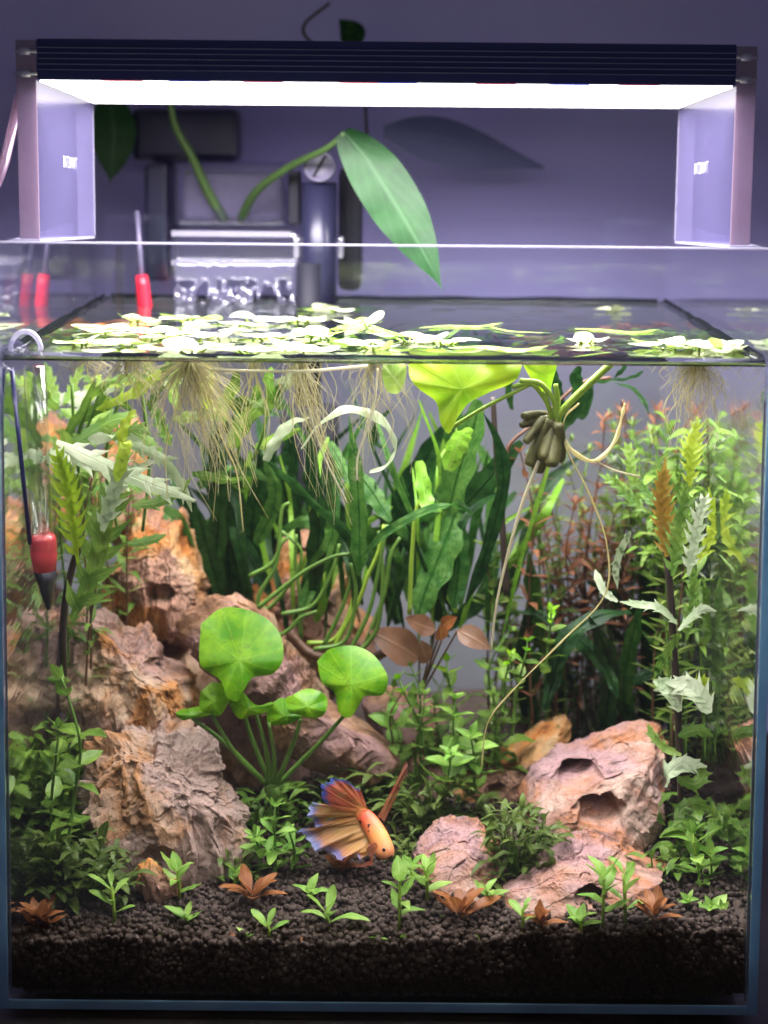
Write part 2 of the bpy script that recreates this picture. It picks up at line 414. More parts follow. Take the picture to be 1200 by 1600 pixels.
M['fern'] = L_('dark_fern', (0.007, 0.038, 0.009), (0.036, 0.115, 0.022), (0.006, 0.04, 0.008), 0.42, 0.38, scale=130, bump=.9, veins=20, va=.10, spots=(0.012, 0.035, 0.008))
M['fernl'] = L_('bright_fern', (0.026, 0.115, 0.016), (0.12, 0.26, 0.05), (0.03, 0.15, 0.02), 0.45, 0.38, scale=130, bump=.9, veins=20, va=.10, spots=(0.03, 0.07, 0.015))
M['ferny'] = L_('yellow_fern', (0.14, 0.34, 0.02), (0.26, 0.44, 0.06), (0.25, 0.4, 0.08), 0.35, 0.42, veins=20, va=.14, spots=(0.05, 0.09, 0.015))
M['pinn'] = L_('lobed_green', (0.085, 0.20, 0.025), (0.25, 0.38, 0.06), (0.30, 0.46, 0.12), 0.4)
M['pinny'] = L_('lobed_yellow', (0.26, 0.42, 0.015), (0.42, 0.52, 0.04), (0.32, 0.36, 0.06), 0.4)
M['pinno'] = L_('lobed_ochre', (0.30, 0.17, 0.02), (0.44, 0.36, 0.06), (0.40, 0.26, 0.06), 0.4)
M['pinnw'] = L_('lobed_pale', (0.28, 0.38, 0.20), (0.58, 0.62, 0.46), (0.46, 0.52, 0.34), 0.3, 0.3)  # strong light on upper faces put into this pale leaf colour
M['stemleaf'] = L_('stem_leaf', (0.055, 0.135, 0.012), (0.21, 0.35, 0.045), (0.26, 0.40, 0.10), 0.38, spots=(.10, .10, .03))
M['seed'] = L_('seedling_leaf', (0.13, 0.32, 0.03), (0.40, 0.60, 0.13), (0.42, 0.58, 0.20), 0.38)
M['olive'] = L_('olive_leaf', (0.07, 0.12, 0.02), (0.18, 0.25, 0.05), (0.2, 0.26, 0.08), 0.38)
M['brown'] = L_('brown_leaf', (0.22, 0.07, 0.02), (0.46, 0.17, 0.05), (0.50, 0.24, 0.10), 0.35)
M['brownd'] = L_('dull_brown_leaf', (0.12, 0.055, 0.03), (0.26, 0.13, 0.075), (0.30, 0.17, 0.1), 0.35)
M['rotala'] = L_('red_stem_leaf', (0.17, 0.06, 0.03), (0.32, 0.14, 0.07), (0.3, 0.16, 0.08), 0.35)
M['rotalag'] = L_('olive_tip_leaf', (0.14, 0.20, 0.04), (0.28, 0.36, 0.08), (0.3, 0.36, 0.1), 0.35)
M['pothos'] = L_('pothos_leaf', (0.005, 0.036, 0.008), (0.012, 0.065, 0.014), (0.035, 0.10, 0.035), 0.35, 0.45, veins=13, va=.15)
M['dimleaf'] = L_('dim_leaf', (0.13, 0.135, 0.26), (0.15, 0.16, 0.29), (0.15, 0.16, 0.29), 0.1, 0.8)  # dimness put into the colour, faded toward the wall tone
M['stem'] = simple('green_stem', (0.10, 0.20, 0.03), 0.45, var=0.3)
M['stemh'] = simple('houseplant_stem', (0.05, 0.10, 0.025), 0.5, var=0.3)
M['stemy'] = simple('yellow_stem', (0.26, 0.40, 0.04), 0.45, var=0.3)
M['stemb'] = simple('brown_stem', (0.10, 0.045, 0.025), 0.5, var=0.4)
M['stemd'] = simple('dark_stem', (0.035, 0.022, 0.018), 0.5, var=0.4)
M['root'] = L_('amber_root', (0.66, 0.58, 0.28), (0.84, 0.80, 0.56), (0.8, 0.75, 0.5), 0.55, 0.6)
M['rootw'] = L_('pale_root', (0.66, 0.60, 0.42), (0.78, 0.74, 0.58), (0.7, 0.66, 0.5), 0.4, 0.6)
M['fuzz'] = frosted('root_fuzz', (0.60, 0.55, 0.36), 0.35, 0.02, 0.4)
M['tuber'] = simple('olive_tuber', (0.075, 0.072, 0.016), 0.6, var=0.8, bscale=160, bump=.5)

# ------------------------------------------------------------------ wall and table
W2, T, D, H, ZW = 0.2100, 0.0055, 0.365, 0.424, 0.363
xi, yi0, yi1, zi = W2-T, T, D-T, T
setp(part('wall', ([(-2.5, 0.50, -1), (2.5, 0.50, -1), (2.5, 0.50, 2), (-2.5, 0.50, 2)], [(0, 1, 2, 3)]), M['wall'], smooth=False), 'lavender grey wall behind the tank', 'wall', kind='structure')
cab = setp(part('cabinet', box((-0.75, -0.12, -0.06), (0.75, 0.495, -0.004), 0.004), M['wood'], smooth=False), 'dark wooden cabinet top under the glass tank', 'cabinet')

# ------------------------------------------------------------------ tank
tank = thing('aquarium', 'rimless clear glass fish tank with blue tinted edges', 'aquarium', (0, D/2, 0))
part('front_pane', box((-xi, 0, T), (xi, T, H)), M['pane'], tank, False)
part('back_pane', box((-xi, D-T, T), (xi, D, H)), M['pane'], tank, False)
for s in (-1, 1):
    a, b = sorted((s*xi*1.0002, s*W2))
    part('side_pane', box((a, 0.0012, 0), (b, D, H)), M['pane'], tank, False)
    e = part('glass_edge', box((a+0.0002, 0, 0.0), (b-0.0002, 0.001, H-0.0002)), M['edge'], tank, False)
    part('silicone_seam', box((min(s*xi, s*(xi-.0007)), T+0.0001, T), (max(s*xi, s*(xi-.0007)), T+0.0008, ZW-0.02)), M['silicone'], tank, False)
part('bottom_pane', box((-xi, 0.0012, 0), (xi, D, T-0.0002)), M['pane'], tank, False)
part('glass_edge', box((-xi, 0, 0), (xi, 0.001, T-0.0004)), M['edge'], tank, False)
part('rim_edge', box((-xi, 0.0004, H+0.0001), (xi, T-0.0004, H+0.0009)), M['clearedge'], tank, False)
# ------------------------------------------------------------------ water: surface sheet with ripples, and its sides
nx, ny = 120, 100
wv, wf = [], []
x0, x1, y0, y1 = -xi+0.0003, xi-0.0003, yi0+0.0003, yi1-0.0003
for j in range(ny+1):
    for i in range(nx+1):
        x = x0+(x1-x0)*i/nx; y = y0+(y1-y0)*j/ny
        ed = min(x-x0, x1-x, y-y0, y1-y)
        z = ZW + 0.0016*math.exp(-ed/0.0022) + 0.0004*noise.noise(V((x*38, y*60, 0))) + 0.0009*math.exp(-((x+0.08)**2+(y-0.31)**2)/0.0025)*math.sin(90*math.hypot(x+0.08, (y-0.33))*6)
        wv.append((x, y, z))
for j in range(ny):
    for i in range(nx):
        a = j*(nx+1)+i; wf.append((a, a+1, a+nx+2, a+nx+1))
wat = part('water', (wv, wf), M['water']); setp(wat, 'still clear water surface filling the tank', 'water', kind='structure')
OFF[wat.name] = wat.location.copy()
zb, zt = T+0.001, ZW+0.0005
part('water_side', ([(x0, y0, zb), (x0, y1, zb), (x0, y1, zt), (x0, y0, zt)], [(0, 3, 2, 1)]), M['waterside'], wat, False)
part('water_side', ([(x1, y0, zb), (x1, y1, zb), (x1, y1, zt), (x1, y0, zt)], [(0, 1, 2, 3)]), M['waterside'], wat, False)
part('water_side', ([(x0, y1, zb), (x1, y1, zb), (x1, y1, zt), (x0, y1, zt)], [(0, 3, 2, 1)]), M['waterback'], wat, False)
part('water_side', ([(x0, y0, zb), (x1, y0, zb), (x1, y0, zt), (x0, y0, zt)], [(0, 1, 2, 3)]), M['waterfront'], wat, False)
mv, mf = [], []
for i in range(61):
    x = x0+(x1-x0)*i/60; k = 1+0.25*noise.noise(V((x*30, 1, 1)))
    for (dy, dz) in ((0.0, 0.0026*k), (0.0006, 0.0012*k), (0.0018, 0.0003), (0.0038, -0.0002), (0.0018, -0.0016), (0.0, -0.002)):
        mv.append((x, y0+dy, ZW+dz))
for i in range(60):
    for k in range(6): mf.append((i*6+k, i*6+(k+1) % 6, i*6+6+(k+1) % 6, i*6+6+k))
part('meniscus', (mv, mf), M['meniscus'], wat)
def mring(a, b, nrm):
    vs, fs = [], []; a, b, nrm = V(a), V(b), V(nrm)
    for i in range(41):
        p = a.lerp(b, i/40); k = 1+.35*noise.noise(p*40)
        for (dn, dz) in ((0, .0034*k), (.0008, .0014*k), (.0022, .0004), (.0052*k, -.0001), (.002, -.0018), (0, -.0022)): vs.append(p+nrm*dn+V((0, 0, dz)))
    for i in range(40):
        for k in range(6): fs.append((i*6+k, i*6+(k+1) % 6, i*6+6+(k+1) % 6, i*6+6+k))
    return vs, fs
part('meniscus', mring((x0, y0+.004, ZW), (x0, y1, ZW), (1, 0, 0)), M['meniscus_dark'], wat)
part('meniscus', mring((x1, y0+.004, ZW), (x1, y1, ZW), (-1, 0, 0)), M['meniscus_dark'], wat)
part('meniscus', mring((x0+.005, y1, ZW), (x1-.005, y1, ZW), (0, -1, 0)), M['meniscus_dark'], wat)

# ------------------------------------------------------------------ soil: bed and grains in one object
def soilz(x, y):
    return 0.0365 - .0025*math.exp(-max(0, y-yi0)/.006) + 0.010*max(0, x/0.2)*(1-min(1, y/0.2)) + 0.10*y + 0.003*noise.noise(V((x*16, y*16, 4)))+0.0025*noise.noise(V((x*45, y*45, 9)))
bmg = bmesh.new(); bmesh.ops.create_icosphere(bmg, subdivisions=2, radius=1.0)
gv = np.array([v.co for v in bmg.verts]); gf = np.array([[v.index for v in f.verts] for f in bmg.faces]); bmg.free()
rng = np.random.default_rng(5)
cen, rad = [], []
sp = 0.0037
for j in range(int(0.215/sp)):
    for i in range(int(2*xi/sp)+1):
        x = -xi+0.002+i*sp+rng.uniform(-.0016, .0016)+(j % 2)*sp/2; y = yi0+0.0022+j*sp+rng.uniform(-.0014, .0014)
        if abs(x) > xi-0.0018: continue
        cen.append((x, y, soilz(x, y)+rng.uniform(-.0012, .0014))); rad.append(rng.choice([.0013, .0018, .0022, .0025])*rng.uniform(.85, 1.1))
for k in range(13):
    for i in range(int(2*xi/sp)+1):
        x = -xi+0.002+i*sp+rng.uniform(-.0015, .0015)+(k % 2)*sp/2
        if abs(x) > xi-0.0018: continue
        z = soilz(x, yi0)-0.0012-k*0.0028+rng.uniform(-.001, .001)
        if z < zi+0.0012: continue
        cen.append((x, yi0+0.0024+max(0, .0036*(1-k/6))+rng.uniform(-.0003, .0014), z)); rad.append(rng.uniform(.0014, .0025))
for k in range(700):
    x = rng.uniform(-xi+.004, xi-.004); y = yi0+.004+rng.uniform(0, .17)
    cen.append((x, y, soilz(x, y)+.0030)); rad.append(rng.uniform(.0012, .0021))
cen = np.array(cen); rad = np.array(rad); n = len(cen)
def rotm(n):
    q = rng.normal(size=(n, 4)); q /= np.linalg.norm(q, axis=1)[:, None]
    a, b, c, d = q.T
    return np.stack([np.stack([1-2*(c*c+d*d), 2*(b*c-a*d), 2*(b*d+a*c)], -1), np.stack([2*(b*c+a*d), 1-2*(b*b+d*d), 2*(c*d-a*b)], -1), np.stack([2*(b*d-a*c), 2*(c*d+a*b), 1-2*(b*b+c*c)], -1)], 1)
RM = rotm(n); sc = rng.uniform(.78, 1.15, (n, 1, 3)); lump = 1+rng.uniform(-.10, .10, (n, len(gv), 1))
av = np.einsum('nij,nkj->nki', RM, gv[None]*sc*lump)*rad[:, None, None]+cen[:, None, :]
av[:, :, 1] = np.maximum(av[:, :, 1], yi0+0.0002)
av[:, :, 0] = np.clip(av[:, :, 0], -xi+.0002, xi-.0002)
av = av.reshape(-1, 3); af = (gf[None]+(np.arange(n)*len(gv))[:, None, None]).reshape(-1, 3)
bv, bf = [], []
for j in range(31):
    for i in range(41):
        x = -xi+.0004+(2*xi-.0008)*i/40; y = yi0+.0085+(yi1-yi0-.009)*j/30
        bv.append((x, y, soilz(x, y)-.001))
for j in range(30):
    for i in range(40): a = j*41+i; bf.append((a, a+1, a+42, a+41))
b0 = len(bv)
for i in range(41): bv.append((bv[i][0], bv[i][1], zi+.0002))
for i in range(40): bf.append((i, b0+i, b0+i+1, i+1))
av = np.vstack([np.array(bv), av]); o_ = len(bv)
me = bpy.data.meshes.new('soil')
me.from_pydata(av.tolist(), [], bf+(af+o_).tolist())
me.polygons.foreach_set('use_smooth', [True]*len(me.polygons)); me.materials.append(M['soil'])
so = bpy.data.objects.new('soil', me); C.objects.link(so)
setp(so, 'bed of dark brown soil granules along the tank bottom', 'soil', kind='stuff')

# ------------------------------------------------------------------ stones
def rock(label, outline, Y, thick, mat, seed, dents=(), amp=0.10, grain=0.0, lean=0.0, sub=7, group='rugged stones in the tank'):
    cx = sum(p[0] for p in outline)/len(outline); cy = sum(p[1] for p in outline)/len(outline)
    m = len(outline)
    def radial(a):
        dx, dy = math.cos(a), math.sin(a); best = 1.0
        for i in range(m):
            (ax, ay), (bx, by) = outline[i], outline[(i+1) % m]
            ex, ey = bx-ax, by-ay; den = dx*ey-dy*ex
            if abs(den) < 1e-9: continue
            t = ((ax-cx)*ey-(ay-cy)*ex)/den; u = ((ax-cx)*dy-(ay-cy)*dx)/den
            if t > 0 and -1e-6 <= u <= 1+1e-6: best = max(best, t)
        return best
    tab = [radial(2*math.pi*i/360)*(1+.045*noise.noise(V((math.cos(i/57.3)*5, math.sin(i/57.3)*5, seed)))+.02*noise.cell(V((i*.11, seed, 0)))) for i in range(360)]; tab.append(tab[0])
    ce = P(cx, cy, Y)
    k = PX(Y)
    bm = bmesh.new(); bmesh.ops.create_icosphere(bm, subdivisions=sub, radius=1.0)
    size = k*sum(tab)/361
    ca, sa = math.cos(grain), math.sin(grain)
    rr_ = random.Random(int(seed*77)); planes = []
    for _ in range(16):
        n_ = V((rr_.uniform(-1, 1), -rr_.uniform(.25, 1), rr_.uniform(-.8, 1))).normalized(); planes.append((n_, rr_.uniform(.62, .88)))
    for v in bm.verts:
        for (n_, h_) in planes:
            e_ = v.co.dot(n_)-h_
            if e_ > 0: v.co -= n_*e_*.92
        a = math.atan2(-v.co.z, v.co.x) % (2*math.pi)
        ai = a/(2*math.pi)*360; i0 = int(ai) % 360; fr = ai-int(ai)
        r = tab[i0]*(1-fr)+tab[i0+1]*fr
        rho = min(1, math.hypot(v.co.x, v.co.z)); c = v.co.y
        oy = r*math.sin(a)*rho**0.8
        q = P(cx+r*math.cos(a)*rho**0.8, cy+oy, Y-lean*oy*k)
        nrm = V((v.co.x, v.co.y*0.9, v.co.z))
        y = q.y + thick*(abs(c)**0.85)*(1 if c > 0 else -1)
        p = V((q.x, y, q.z))
        l = p-ce; g = V((l.x*ca+l.z*sa, l.y, -l.x*sa+l.z*ca))
        g = V((g.x*1.0, g.y*1.0, g.z*0.32))
        s = V((seed*3.1, seed*1.7, seed))
        g2 = V((g.x, g.y, g.z*.4)); wv = noise.noise_vector(l*(2.0/size)+s)*size*.11; gw = g2+wv
        n1_ = abs(noise.noise(gw*(1.5/size)+s)); n2_ = abs(noise.noise(gw*(3.6/size)+s*1.3)); n3_ = abs(noise.noise(gw*(8.5/size)+s*1.7))
        ridge = (.32-n1_)*1.5+(.30-n2_)*.75+(.28-n3_)*.28
        chip = noise.cell(gw*(2.4/size)+s)*.34+noise.cell(gw*(5.5/size)+s*2)*.16
        pit = noise.noise(l*(6.0/size)+s*3)
        dis = size*amp*1.15*(ridge+chip-.25+.16*noise.fractal(l*(14/size)+s, .7, 2.1, 3)-(.9*(pit-.42) if pit > .42 else 0))
        p = p + nrm*dis
        for (hx, hy, hr, hd) in dents:
            if c < 0.15:
                qx, qy = Q(p); dd = math.hypot(qx-hx, (qy-hy)*1.25)/hr
                wob = 1+0.25*noise.noise(p*160+s)
                p.y += hd*(1-min(1, max(0, (dd*wob-.72)/.42)))
        v.co = p
    bm.verts.index_update()
    vf = [v.co.copy() for v in bm.verts], [[v.index for v in f.verts] for f in bm.faces]
    bm.free()
    o = part('stone', vf, mat); o.data.set_sharp_from_angle(angle=math.radians(38))
    return setp(o, label, 'stone', group)
rock('tall grey and ochre stone at the front left, nearest the glass', [(140,1170),(165,1150),(188,1136),(236,1142),(246,1124),(272,1120),(300,1140),(336,1150),(340,1205),(352,1240),(376,1262),(382,1330),(366,1374),(318,1392),(215,1385),(150,1350),(118,1290),(118,1225)], 0.105, 0.035, M['rock_l'], 1, [(250,1345,26,.008),(310,1245,12,.006)], 0.19, 0.12, 0.45, sub=7)
rock('brown orange stone rising behind the tall front left stone', [(96,975),(132,962),(160,965),(178,975),(190,992),(205,998),(224,984),(238,1000),(250,1040),(282,1058),(300,1060),(312,1110),(300,1190),(200,1210),(120,1190),(100,1100),(92,1030)], 0.175, 0.04, M['rock_t'], 2, [(240,1040,14,.007)], 0.19, 0.1, 0.3, sub=7)
rock('rough ochre stone spire at the back left under the pale lobed leaf', [(200,800),(245,790),(285,812),(300,870),(322,905),(325,960),(300,1010),(200,1020),(160,960),(168,900),(190,860)], 0.235, 0.035, M['rock_o'], 3, [(250,930,22,.01)], 0.21, 0.0, 0.1)
rock('orange stone tip highest at the back left', [(188,668),(207,645),(222,668),(230,720),(238,830),(190,850),(140,820),(140,740),(165,700)], 0.29, 0.03, M['rock_o'], 4, (), 0.15, 0, 0.1, sub=5)
rock('mauve brown slab sloping down from left behind the lily leaves', [(292,945),(330,936),(372,938),(420,962),(450,1005),(485,1060),(520,1110),(560,1140),(610,1165),(635,1200),(600,1225),(520,1215),(440,1180),(380,1130),(320,1060),(290,1000)], 0.175, 0.028, M['rock_b'], 5, [(400,1100,20,.006)], 0.15, -0.9, 0.25)
rock('dark stone in the hollow beneath the lily leaves', [(235,990),(290,955),(340,990),(400,1050),(440,1100),(490,1160),(520,1230),(480,1290),(380,1300),(300,1250),(260,1150),(240,1060)], 0.225, 0.03, M['rock_b'], 6, (), 0.14, 0.3, 0.2, sub=5)
rock('ochre stone behind the fern stems in the middle', [(445,835),(480,828),(520,858),(545,900),(560,950),(592,985),(600,1060),(520,1100),(420,1050),(390,1000),(385,930),(420,900)], 0.255, 0.035, M['rock_o'], 7, [(470,870,16,.008),(500,950,18,.008)], 0.16, -0.4, 0.15)
rock('small dull red stone behind the middle stems', [(560,1100),(610,1080),(660,1092),(700,1130),(700,1180),(640,1200),(570,1170)], 0.23, 0.025, M['rock_b'], 8, (), 0.15, 0.5, 0.1, sub=5)
rock('low brown stone behind the fish', [(615,1205),(660,1185),(700,1205),(712,1245),(690,1290),(630,1295),(590,1260)], 0.19, 0.025, M['rock_b'], 9, (), 0.14, 0.6, 0.1, sub=5)
rock('large pink stone with two dark holes at the right', [(835,1210),(870,1180),(905,1160),(960,1148),(1005,1135),(1035,1140),(1045,1170),(1040,1230),(1025,1290),(1010,1345),(950,1370),(880,1350),(820,1300),(805,1250)], 0.140, 0.04, M['rock_p'], 10, [(905,1212,34,.030),(938,1272,36,.018),(970,1172,15,.005)], 0.085, -0.55, 0.5, sub=7)
rock('ochre and pink stone leaning behind the holed stone', [(700,1230),(740,1200),(800,1175),(850,1135),(885,1128),(892,1155),(870,1190),(850,1240),(850,1300),(780,1310),(710,1290)], 0.195, 0.03, M['rock_o'], 11, [(775,1235,14,.006)], 0.13, -0.8, 0.2)
rock('ridged pink and grey slab lying on the soil at the right front', [(765,1432),(790,1390),(830,1368),(860,1335),(900,1308),(950,1300),(990,1330),(1025,1345),(1068,1366),(1036,1392),(1000,1416),(940,1428),(900,1450),(840,1462),(780,1465)], 0.052, 0.026, M['rock_p'], 12, [(925,1405,24,.016),(970,1345,16,.006)], 0.12, -1.0, 0.8, sub=7)
rock('smooth rose pink stone just right of the fish', [(640,1330),(665,1300),(700,1284),(745,1290),(775,1320),(785,1370),(770,1415),(715,1425),(665,1400),(645,1365)], 0.080, 0.028, M['rock_p'], 13, (), 0.09, -0.9, 0.8)
rock('small bright orange stone on the soil at the left', [(212,1352),(235,1345),(255,1362),(282,1378),(288,1402),(262,1418),(230,1408),(213,1385)], 0.050, 0.010, M['rock_o'], 14, [(256,1378,6,.004)], 0.16, 0.4, 0.1, sub=5)

# ------------------------------------------------------------------ light fixture (leans slightly, resting on the side panes)
lamp = thing('aquarium_light', 'slim black light bar with lit white panel on clear acrylic legs', 'light', (0, 0.14, H))
LY0, LY1 = 0.045, 0.235
tilt = math.atan2(0.0085, LY1-LY0)
def LP(x, dy, z):   # lamp frame: dy behind its front, z above the rim, leaning back
    c, s = math.cos(tilt), math.sin(tilt)
    return V((x, LY0+dy*c+z*s*-1+0.006, H+z*c-dy*s))
def lbox(a, b, bev=0.0):
    vs, fs = box(a, b, bev); return [LP(*v) for v in vs], fs
LD = LY1-LY0
xin = 0.1915
part('housing', lbox((-xin, 0, 0.0872), (xin, LD, 0.1095), 0.0008), M['alu'], lamp, False)
for k in range(5):
    z = 0.0925+k*0.0030
    part('rib', lbox((-xin+0.0005, -0.0006, z), (xin-0.0005, 0.0008, z+0.00035)), M['rib'], lamp, False)
part('led_panel', lbox((-xin+0.001, 0.003, 0.0862), (xin-0.001, LD-0.003, 0.0871)), M['led'], lamp, False)
al = bpy.data.lights.new('led_beam', 'AREA'); al.shape = 'RECTANGLE'; al.size = 2*xin-.006; al.size_y = LD-.008; al.energy = LAMP_POWER; al.spread = math.radians(LAMP_SPREAD); al.color = (1.0, 0.945, 0.97)
ao = bpy.data.objects.new('led_beam', al); C.objects.link(ao); ao.parent = lamp
ao.location = LP(0, LD/2, .0855)-OFF[lamp.name]; ao.rotation_euler = (-tilt, 0, 0)
for (px, c) in ((190, 'ledred'), (295, 'ledblue'), (410, 'ledred'), (560, 'ledred'), (620, 'ledblue'), (775, 'ledred'), (890, 'ledblue'), (1000, 'ledred')):
    x = P(px, 130, LY0).x
    part('led', lbox((x-0.011, -0.0003, 0.08675), (x+0.011, 0.0026, 0.0870)), M[c], lamp, False)
def text_vf(s, size, to_world):
    cu = bpy.data.curves.new('t', 'FONT'); cu.body = s; cu.size = size; cu.align_x = 'CENTER'; cu.align_y = 'CENTER'; cu.offset = 0; cu.space_character = 1.18
    o = bpy.data.objects.new('t', cu); C.objects.link(o)
    dg = bpy.context.evaluated_depsgraph_get(); me = bpy.data.meshes.new_from_object(o.evaluated_get(dg))
    vs = [to_world(v.co) for v in me.vertices]; fs = [list(p.vertices) for p in me.polygons]
    bpy.data.objects.remove(o); bpy.data.curves.remove(cu); bpy.data.meshes.remove(me)
    return vs, fs
for s in (-1, 1):
    xo = s*0.2028; a, b = sorted((s*(xin+0.0004), xo))
    leg = part('leg', lbox((a, 0.0012, -0.0006), (b, LD, 0.1085)), M['acrylic'], lamp, False)
    part('front_edge', lbox((a, -0.0006, -0.0006), (b, 0.0008, 0.1085)), M['acryledge'], leg, False)
    part('back_edge', lbox((a-(0.0003 if s > 0 else 0), LD+0.0001, -0.0004), (b+(0.0003 if s < 0 else 0), LD+0.0012, 0.1085)), M['clearedge'], leg, False)
    part('foot_edge', lbox((min(a, s*.2096), 0.0015, -0.0022), (max(b, s*.2096), LD, -0.0008)), M['clearedge'], leg, False)
    for z in (0.0905, 0.1025):
        c = LP((a+b)/2, -0.0008, z)
        part('bolt', join(lathe([(0.0022, -0.0035), (0.0022, 0.0025)], c, 12, V((1, 0, 0))), lathe([(0.001, -0.006), (0.001, 0.006)], c, 10, V((1, 0, 0)))), M['steel'], leg)
    tw = (lambda co, s=s: LP(s*(xin+0.0001), 0.100+co.x*s*1.0, 0.0445+co.y*1.2))
    part('lettering', text_vf('TWINSTAR', 0.0086, tw), M['white'], leg, False)

# ------------------------------------------------------------------ hang-on filter at the back
flt = thing('hang_on_filter', 'clear box filter with black intake pipe hanging on the back glass', 'filter', (P(365, 340, .36).x, .37, H))
def pbox(x0, y0, x1, y1, Ya, Yb, bev=0.0):
    a = P(x0, y1, Ya); b = P(x1, y0, Ya); return box((a.x, Ya, a.z), (b.x, Yb, b.z), bev)
part('chamber', pbox(272, 255, 450, 352, .362, .42, .003), M['clearpl'], flt, False)
part('media', pbox(285, 272, 440, 345, .372, .41, .004), M['knob'], flt, False)
part('motor_housing', pbox(205, 170, 372, 252, .425, .47, .006), M['tubegrey'], flt, False)
part('back_housing', pbox(225, 255, 262, 440, .38, .45, .004), M['tubegrey'], flt, False)
lip = part('spillway', pbox(266, 365, 464, 412, .330, .362, .002), M['clearpl'], flt, False)
for (yy, hh, nm) in ((362, 7, 'spillway_edge'), (409, 6, 'spillway_edge')):
    part(nm, pbox(268, yy, 455 if yy < 400 else 464, yy+hh, .3285, .3298), M['clearedge'], lip, False)
sv, sf = [], []
for i in range(41):
    for j in range(13):
        x = 272+190*i/40; y = 410+68*j/12
        q = P(x, y+4*noise.noise(V((i*.4, 1, 2))), .327-.004*j/12)
        q.y += (0.0005+.006*(j/12)**2)*noise.noise(V((i*.45, j*.5, 7))); q.x += .002*noise.noise(V((i*.3, j*.5, 3)))*(j/12)
        sv.append(q)
for i in range(40):
    for j in range(12):
        if j > 4 and noise.noise(V((i*.38+5, j*.16, 0))) > .12-(.02*(12-j)): continue
        a = i*13+j; sf.append((a, a+1, a+14, a+13))
part('falling_water', (sv, sf), M['spill'], flt, solid=.0015)
fo = [(P(280+i*11.5+R(-4, 4), 436+R(-3, 24)+8*(i % 3), .322), R(.0010, .0026)) for i in range(17)]
def blobs(l, seg=1):
    bm = bmesh.new()
    for (p, r) in l: bmesh.ops.create_icosphere(bm, subdivisions=2, radius=r, matrix=Matrix.Translation(p) @ Matrix.Diagonal((1, .8, R(.8, 1.8), 1)))
    bm.verts.index_update(); v = [q.co.copy() for q in bm.verts], [[k.index for k in f.verts] for f in bm.faces]; bm.free(); return v
part('foam', blobs(fo), M['spill'], flt, kind='stuff')
c = P(499, 300, .325); zt_, zb_ = P(499, 285, .325).z, P(499, 480, .325).z
part('intake_pipe', lathe([(.0125, zb_-.02), (.0125, zt_)], V((c.x, .325, 0)), 28), M['tubegrey'], flt)
kn = P(499, 260, .308)
kb = part('knob', lathe([(.0112, 0), (.0112, .004), (.0104, .0052), (.0092, .0052), (.0088, .0045), (.001, .0045)], V((kn.x, .312, kn.z)), 30, V((0, -1, 0))), M['knob'], flt)
part('knob_slot', (lambda vs, fs: ([V((kn.x+v[0]*math.cos(1.05)-v[2]*math.sin(1.05), .3072+v[1], kn.z+v[0]*math.sin(1.05)+v[2]*math.cos(1.05))) for v in vs], fs))(*box((-.0085, -.0008, -.001), (.0085, .001, .001))), M['black'], kb, False)
part('bracket', pbox(450, 268, 468, 352, .33, .36, .002), M['black'], flt, False)
part('motor', pbox(528, 262, 566, 455, .36, .42, .006), M['black'], flt, False)
for (x, w_) in ((463, 9), (532, 8)): part('clip', pbox(x-w_/2, 372, x+w_/2, 404, .328, .352, .001), M['clearedge'], flt, False)
part('intake_sponge', pbox(436, 640, 528, 835, .295, .335, .008), M['sponge'], flt)
part('lower_pipe', lathe([(.009, P(480, 640, .316).z), (.009, ZW+.03)], V((P(482, 640, .316).x, .316, 0)), 20), M['black'], flt)

# red-tipped rod and clear pipe at the back left
rod = thing('dip_rod', 'thin grey rod with red tapered tip dipping in at the back left', 'rod', P(226, 480, .31))
a, b = P(221, 430, .31), P(229, 508, .31)
part('red_tip', tube([a, a.lerp(b, .2), a.lerp(b, .8), b], lambda t: .0042+.0016*t, 16), M['red'], rod)
part('shaft', tube([P(214, 330, .32), a], .0018, 10), M['knob'], rod)
setp(part('clear_pipe', tube([P(186, 385, .33), P(189, 640, .32), P(232, 690, .32)], .0028, 12), M['thinglass']), 'thin clear pipe standing beside the red-tipped rod', 'pipe')
setp(part('air_hose', tube(smooth([P(30, 150, .12), P(18, 205, .08), P(4, 262, .06), P(-25, 330, .05)], 6), .0028, 12), M['pinktube']), 'pinkish clear air hose passing behind the left acrylic leg', 'hose')

# ------------------------------------------------------------------ glass thermometer at the left front
th = thing('glass_thermometer', 'glass hanging thermometer with red bulb and black tip at the left front', 'thermometer', P(68, 900, .03))
Yt = .028
part('hook', tube([P(40+24*math.cos(a), 548-30*math.sin(a), Yt-.012) for a in [math.pi*i/16 for i in range(17)]], .0014, 8), M['clearedge'], th)
part('suction_cup', lathe([(.0085, 0), (.008, .001), (.005, .003), (.002, .004)], P(24, 556, .0065), 24, V((0, 1, 0.15))), M['clearpl'], th)
part('outer_tube', tube([P(54, 572, Yt), P(66, 842, Yt)], .0062, 20), M['thinglass'], th)
part('inner_tube', tube([P(60, 572, Yt), P(70, 842, Yt)], .0030, 16), M['thinglass'], th)
part('blue_rod', tube([P(18, 575, Yt-.008), P(47, 850, Yt-.004)], .0013, 8), M['blueline'], th)
bc = P(67, 838, Yt); bd = P(70, 892, Yt)
part('red_bulb', tube([bc+V((0, 0, .001)), bc.lerp(bd, .1), bc.lerp(bd, .55), bd], lambda t: .0062+.0014*math.sin(t*3.1), 20), M['redbulb'], th)
part('black_tip', tube([bd, bd.lerp(P(76, 952, Yt), .5), P(76, 952, Yt)], lambda t: .0052*(1-t)+.0012, 16), M['black'], th)
part('cup', tube([P(67, 830, Yt), P(71, 900, Yt), P(76, 958, Yt)], lambda t: .0088*(1-t*.75), 20, cap=False), M['thinglass'], th)

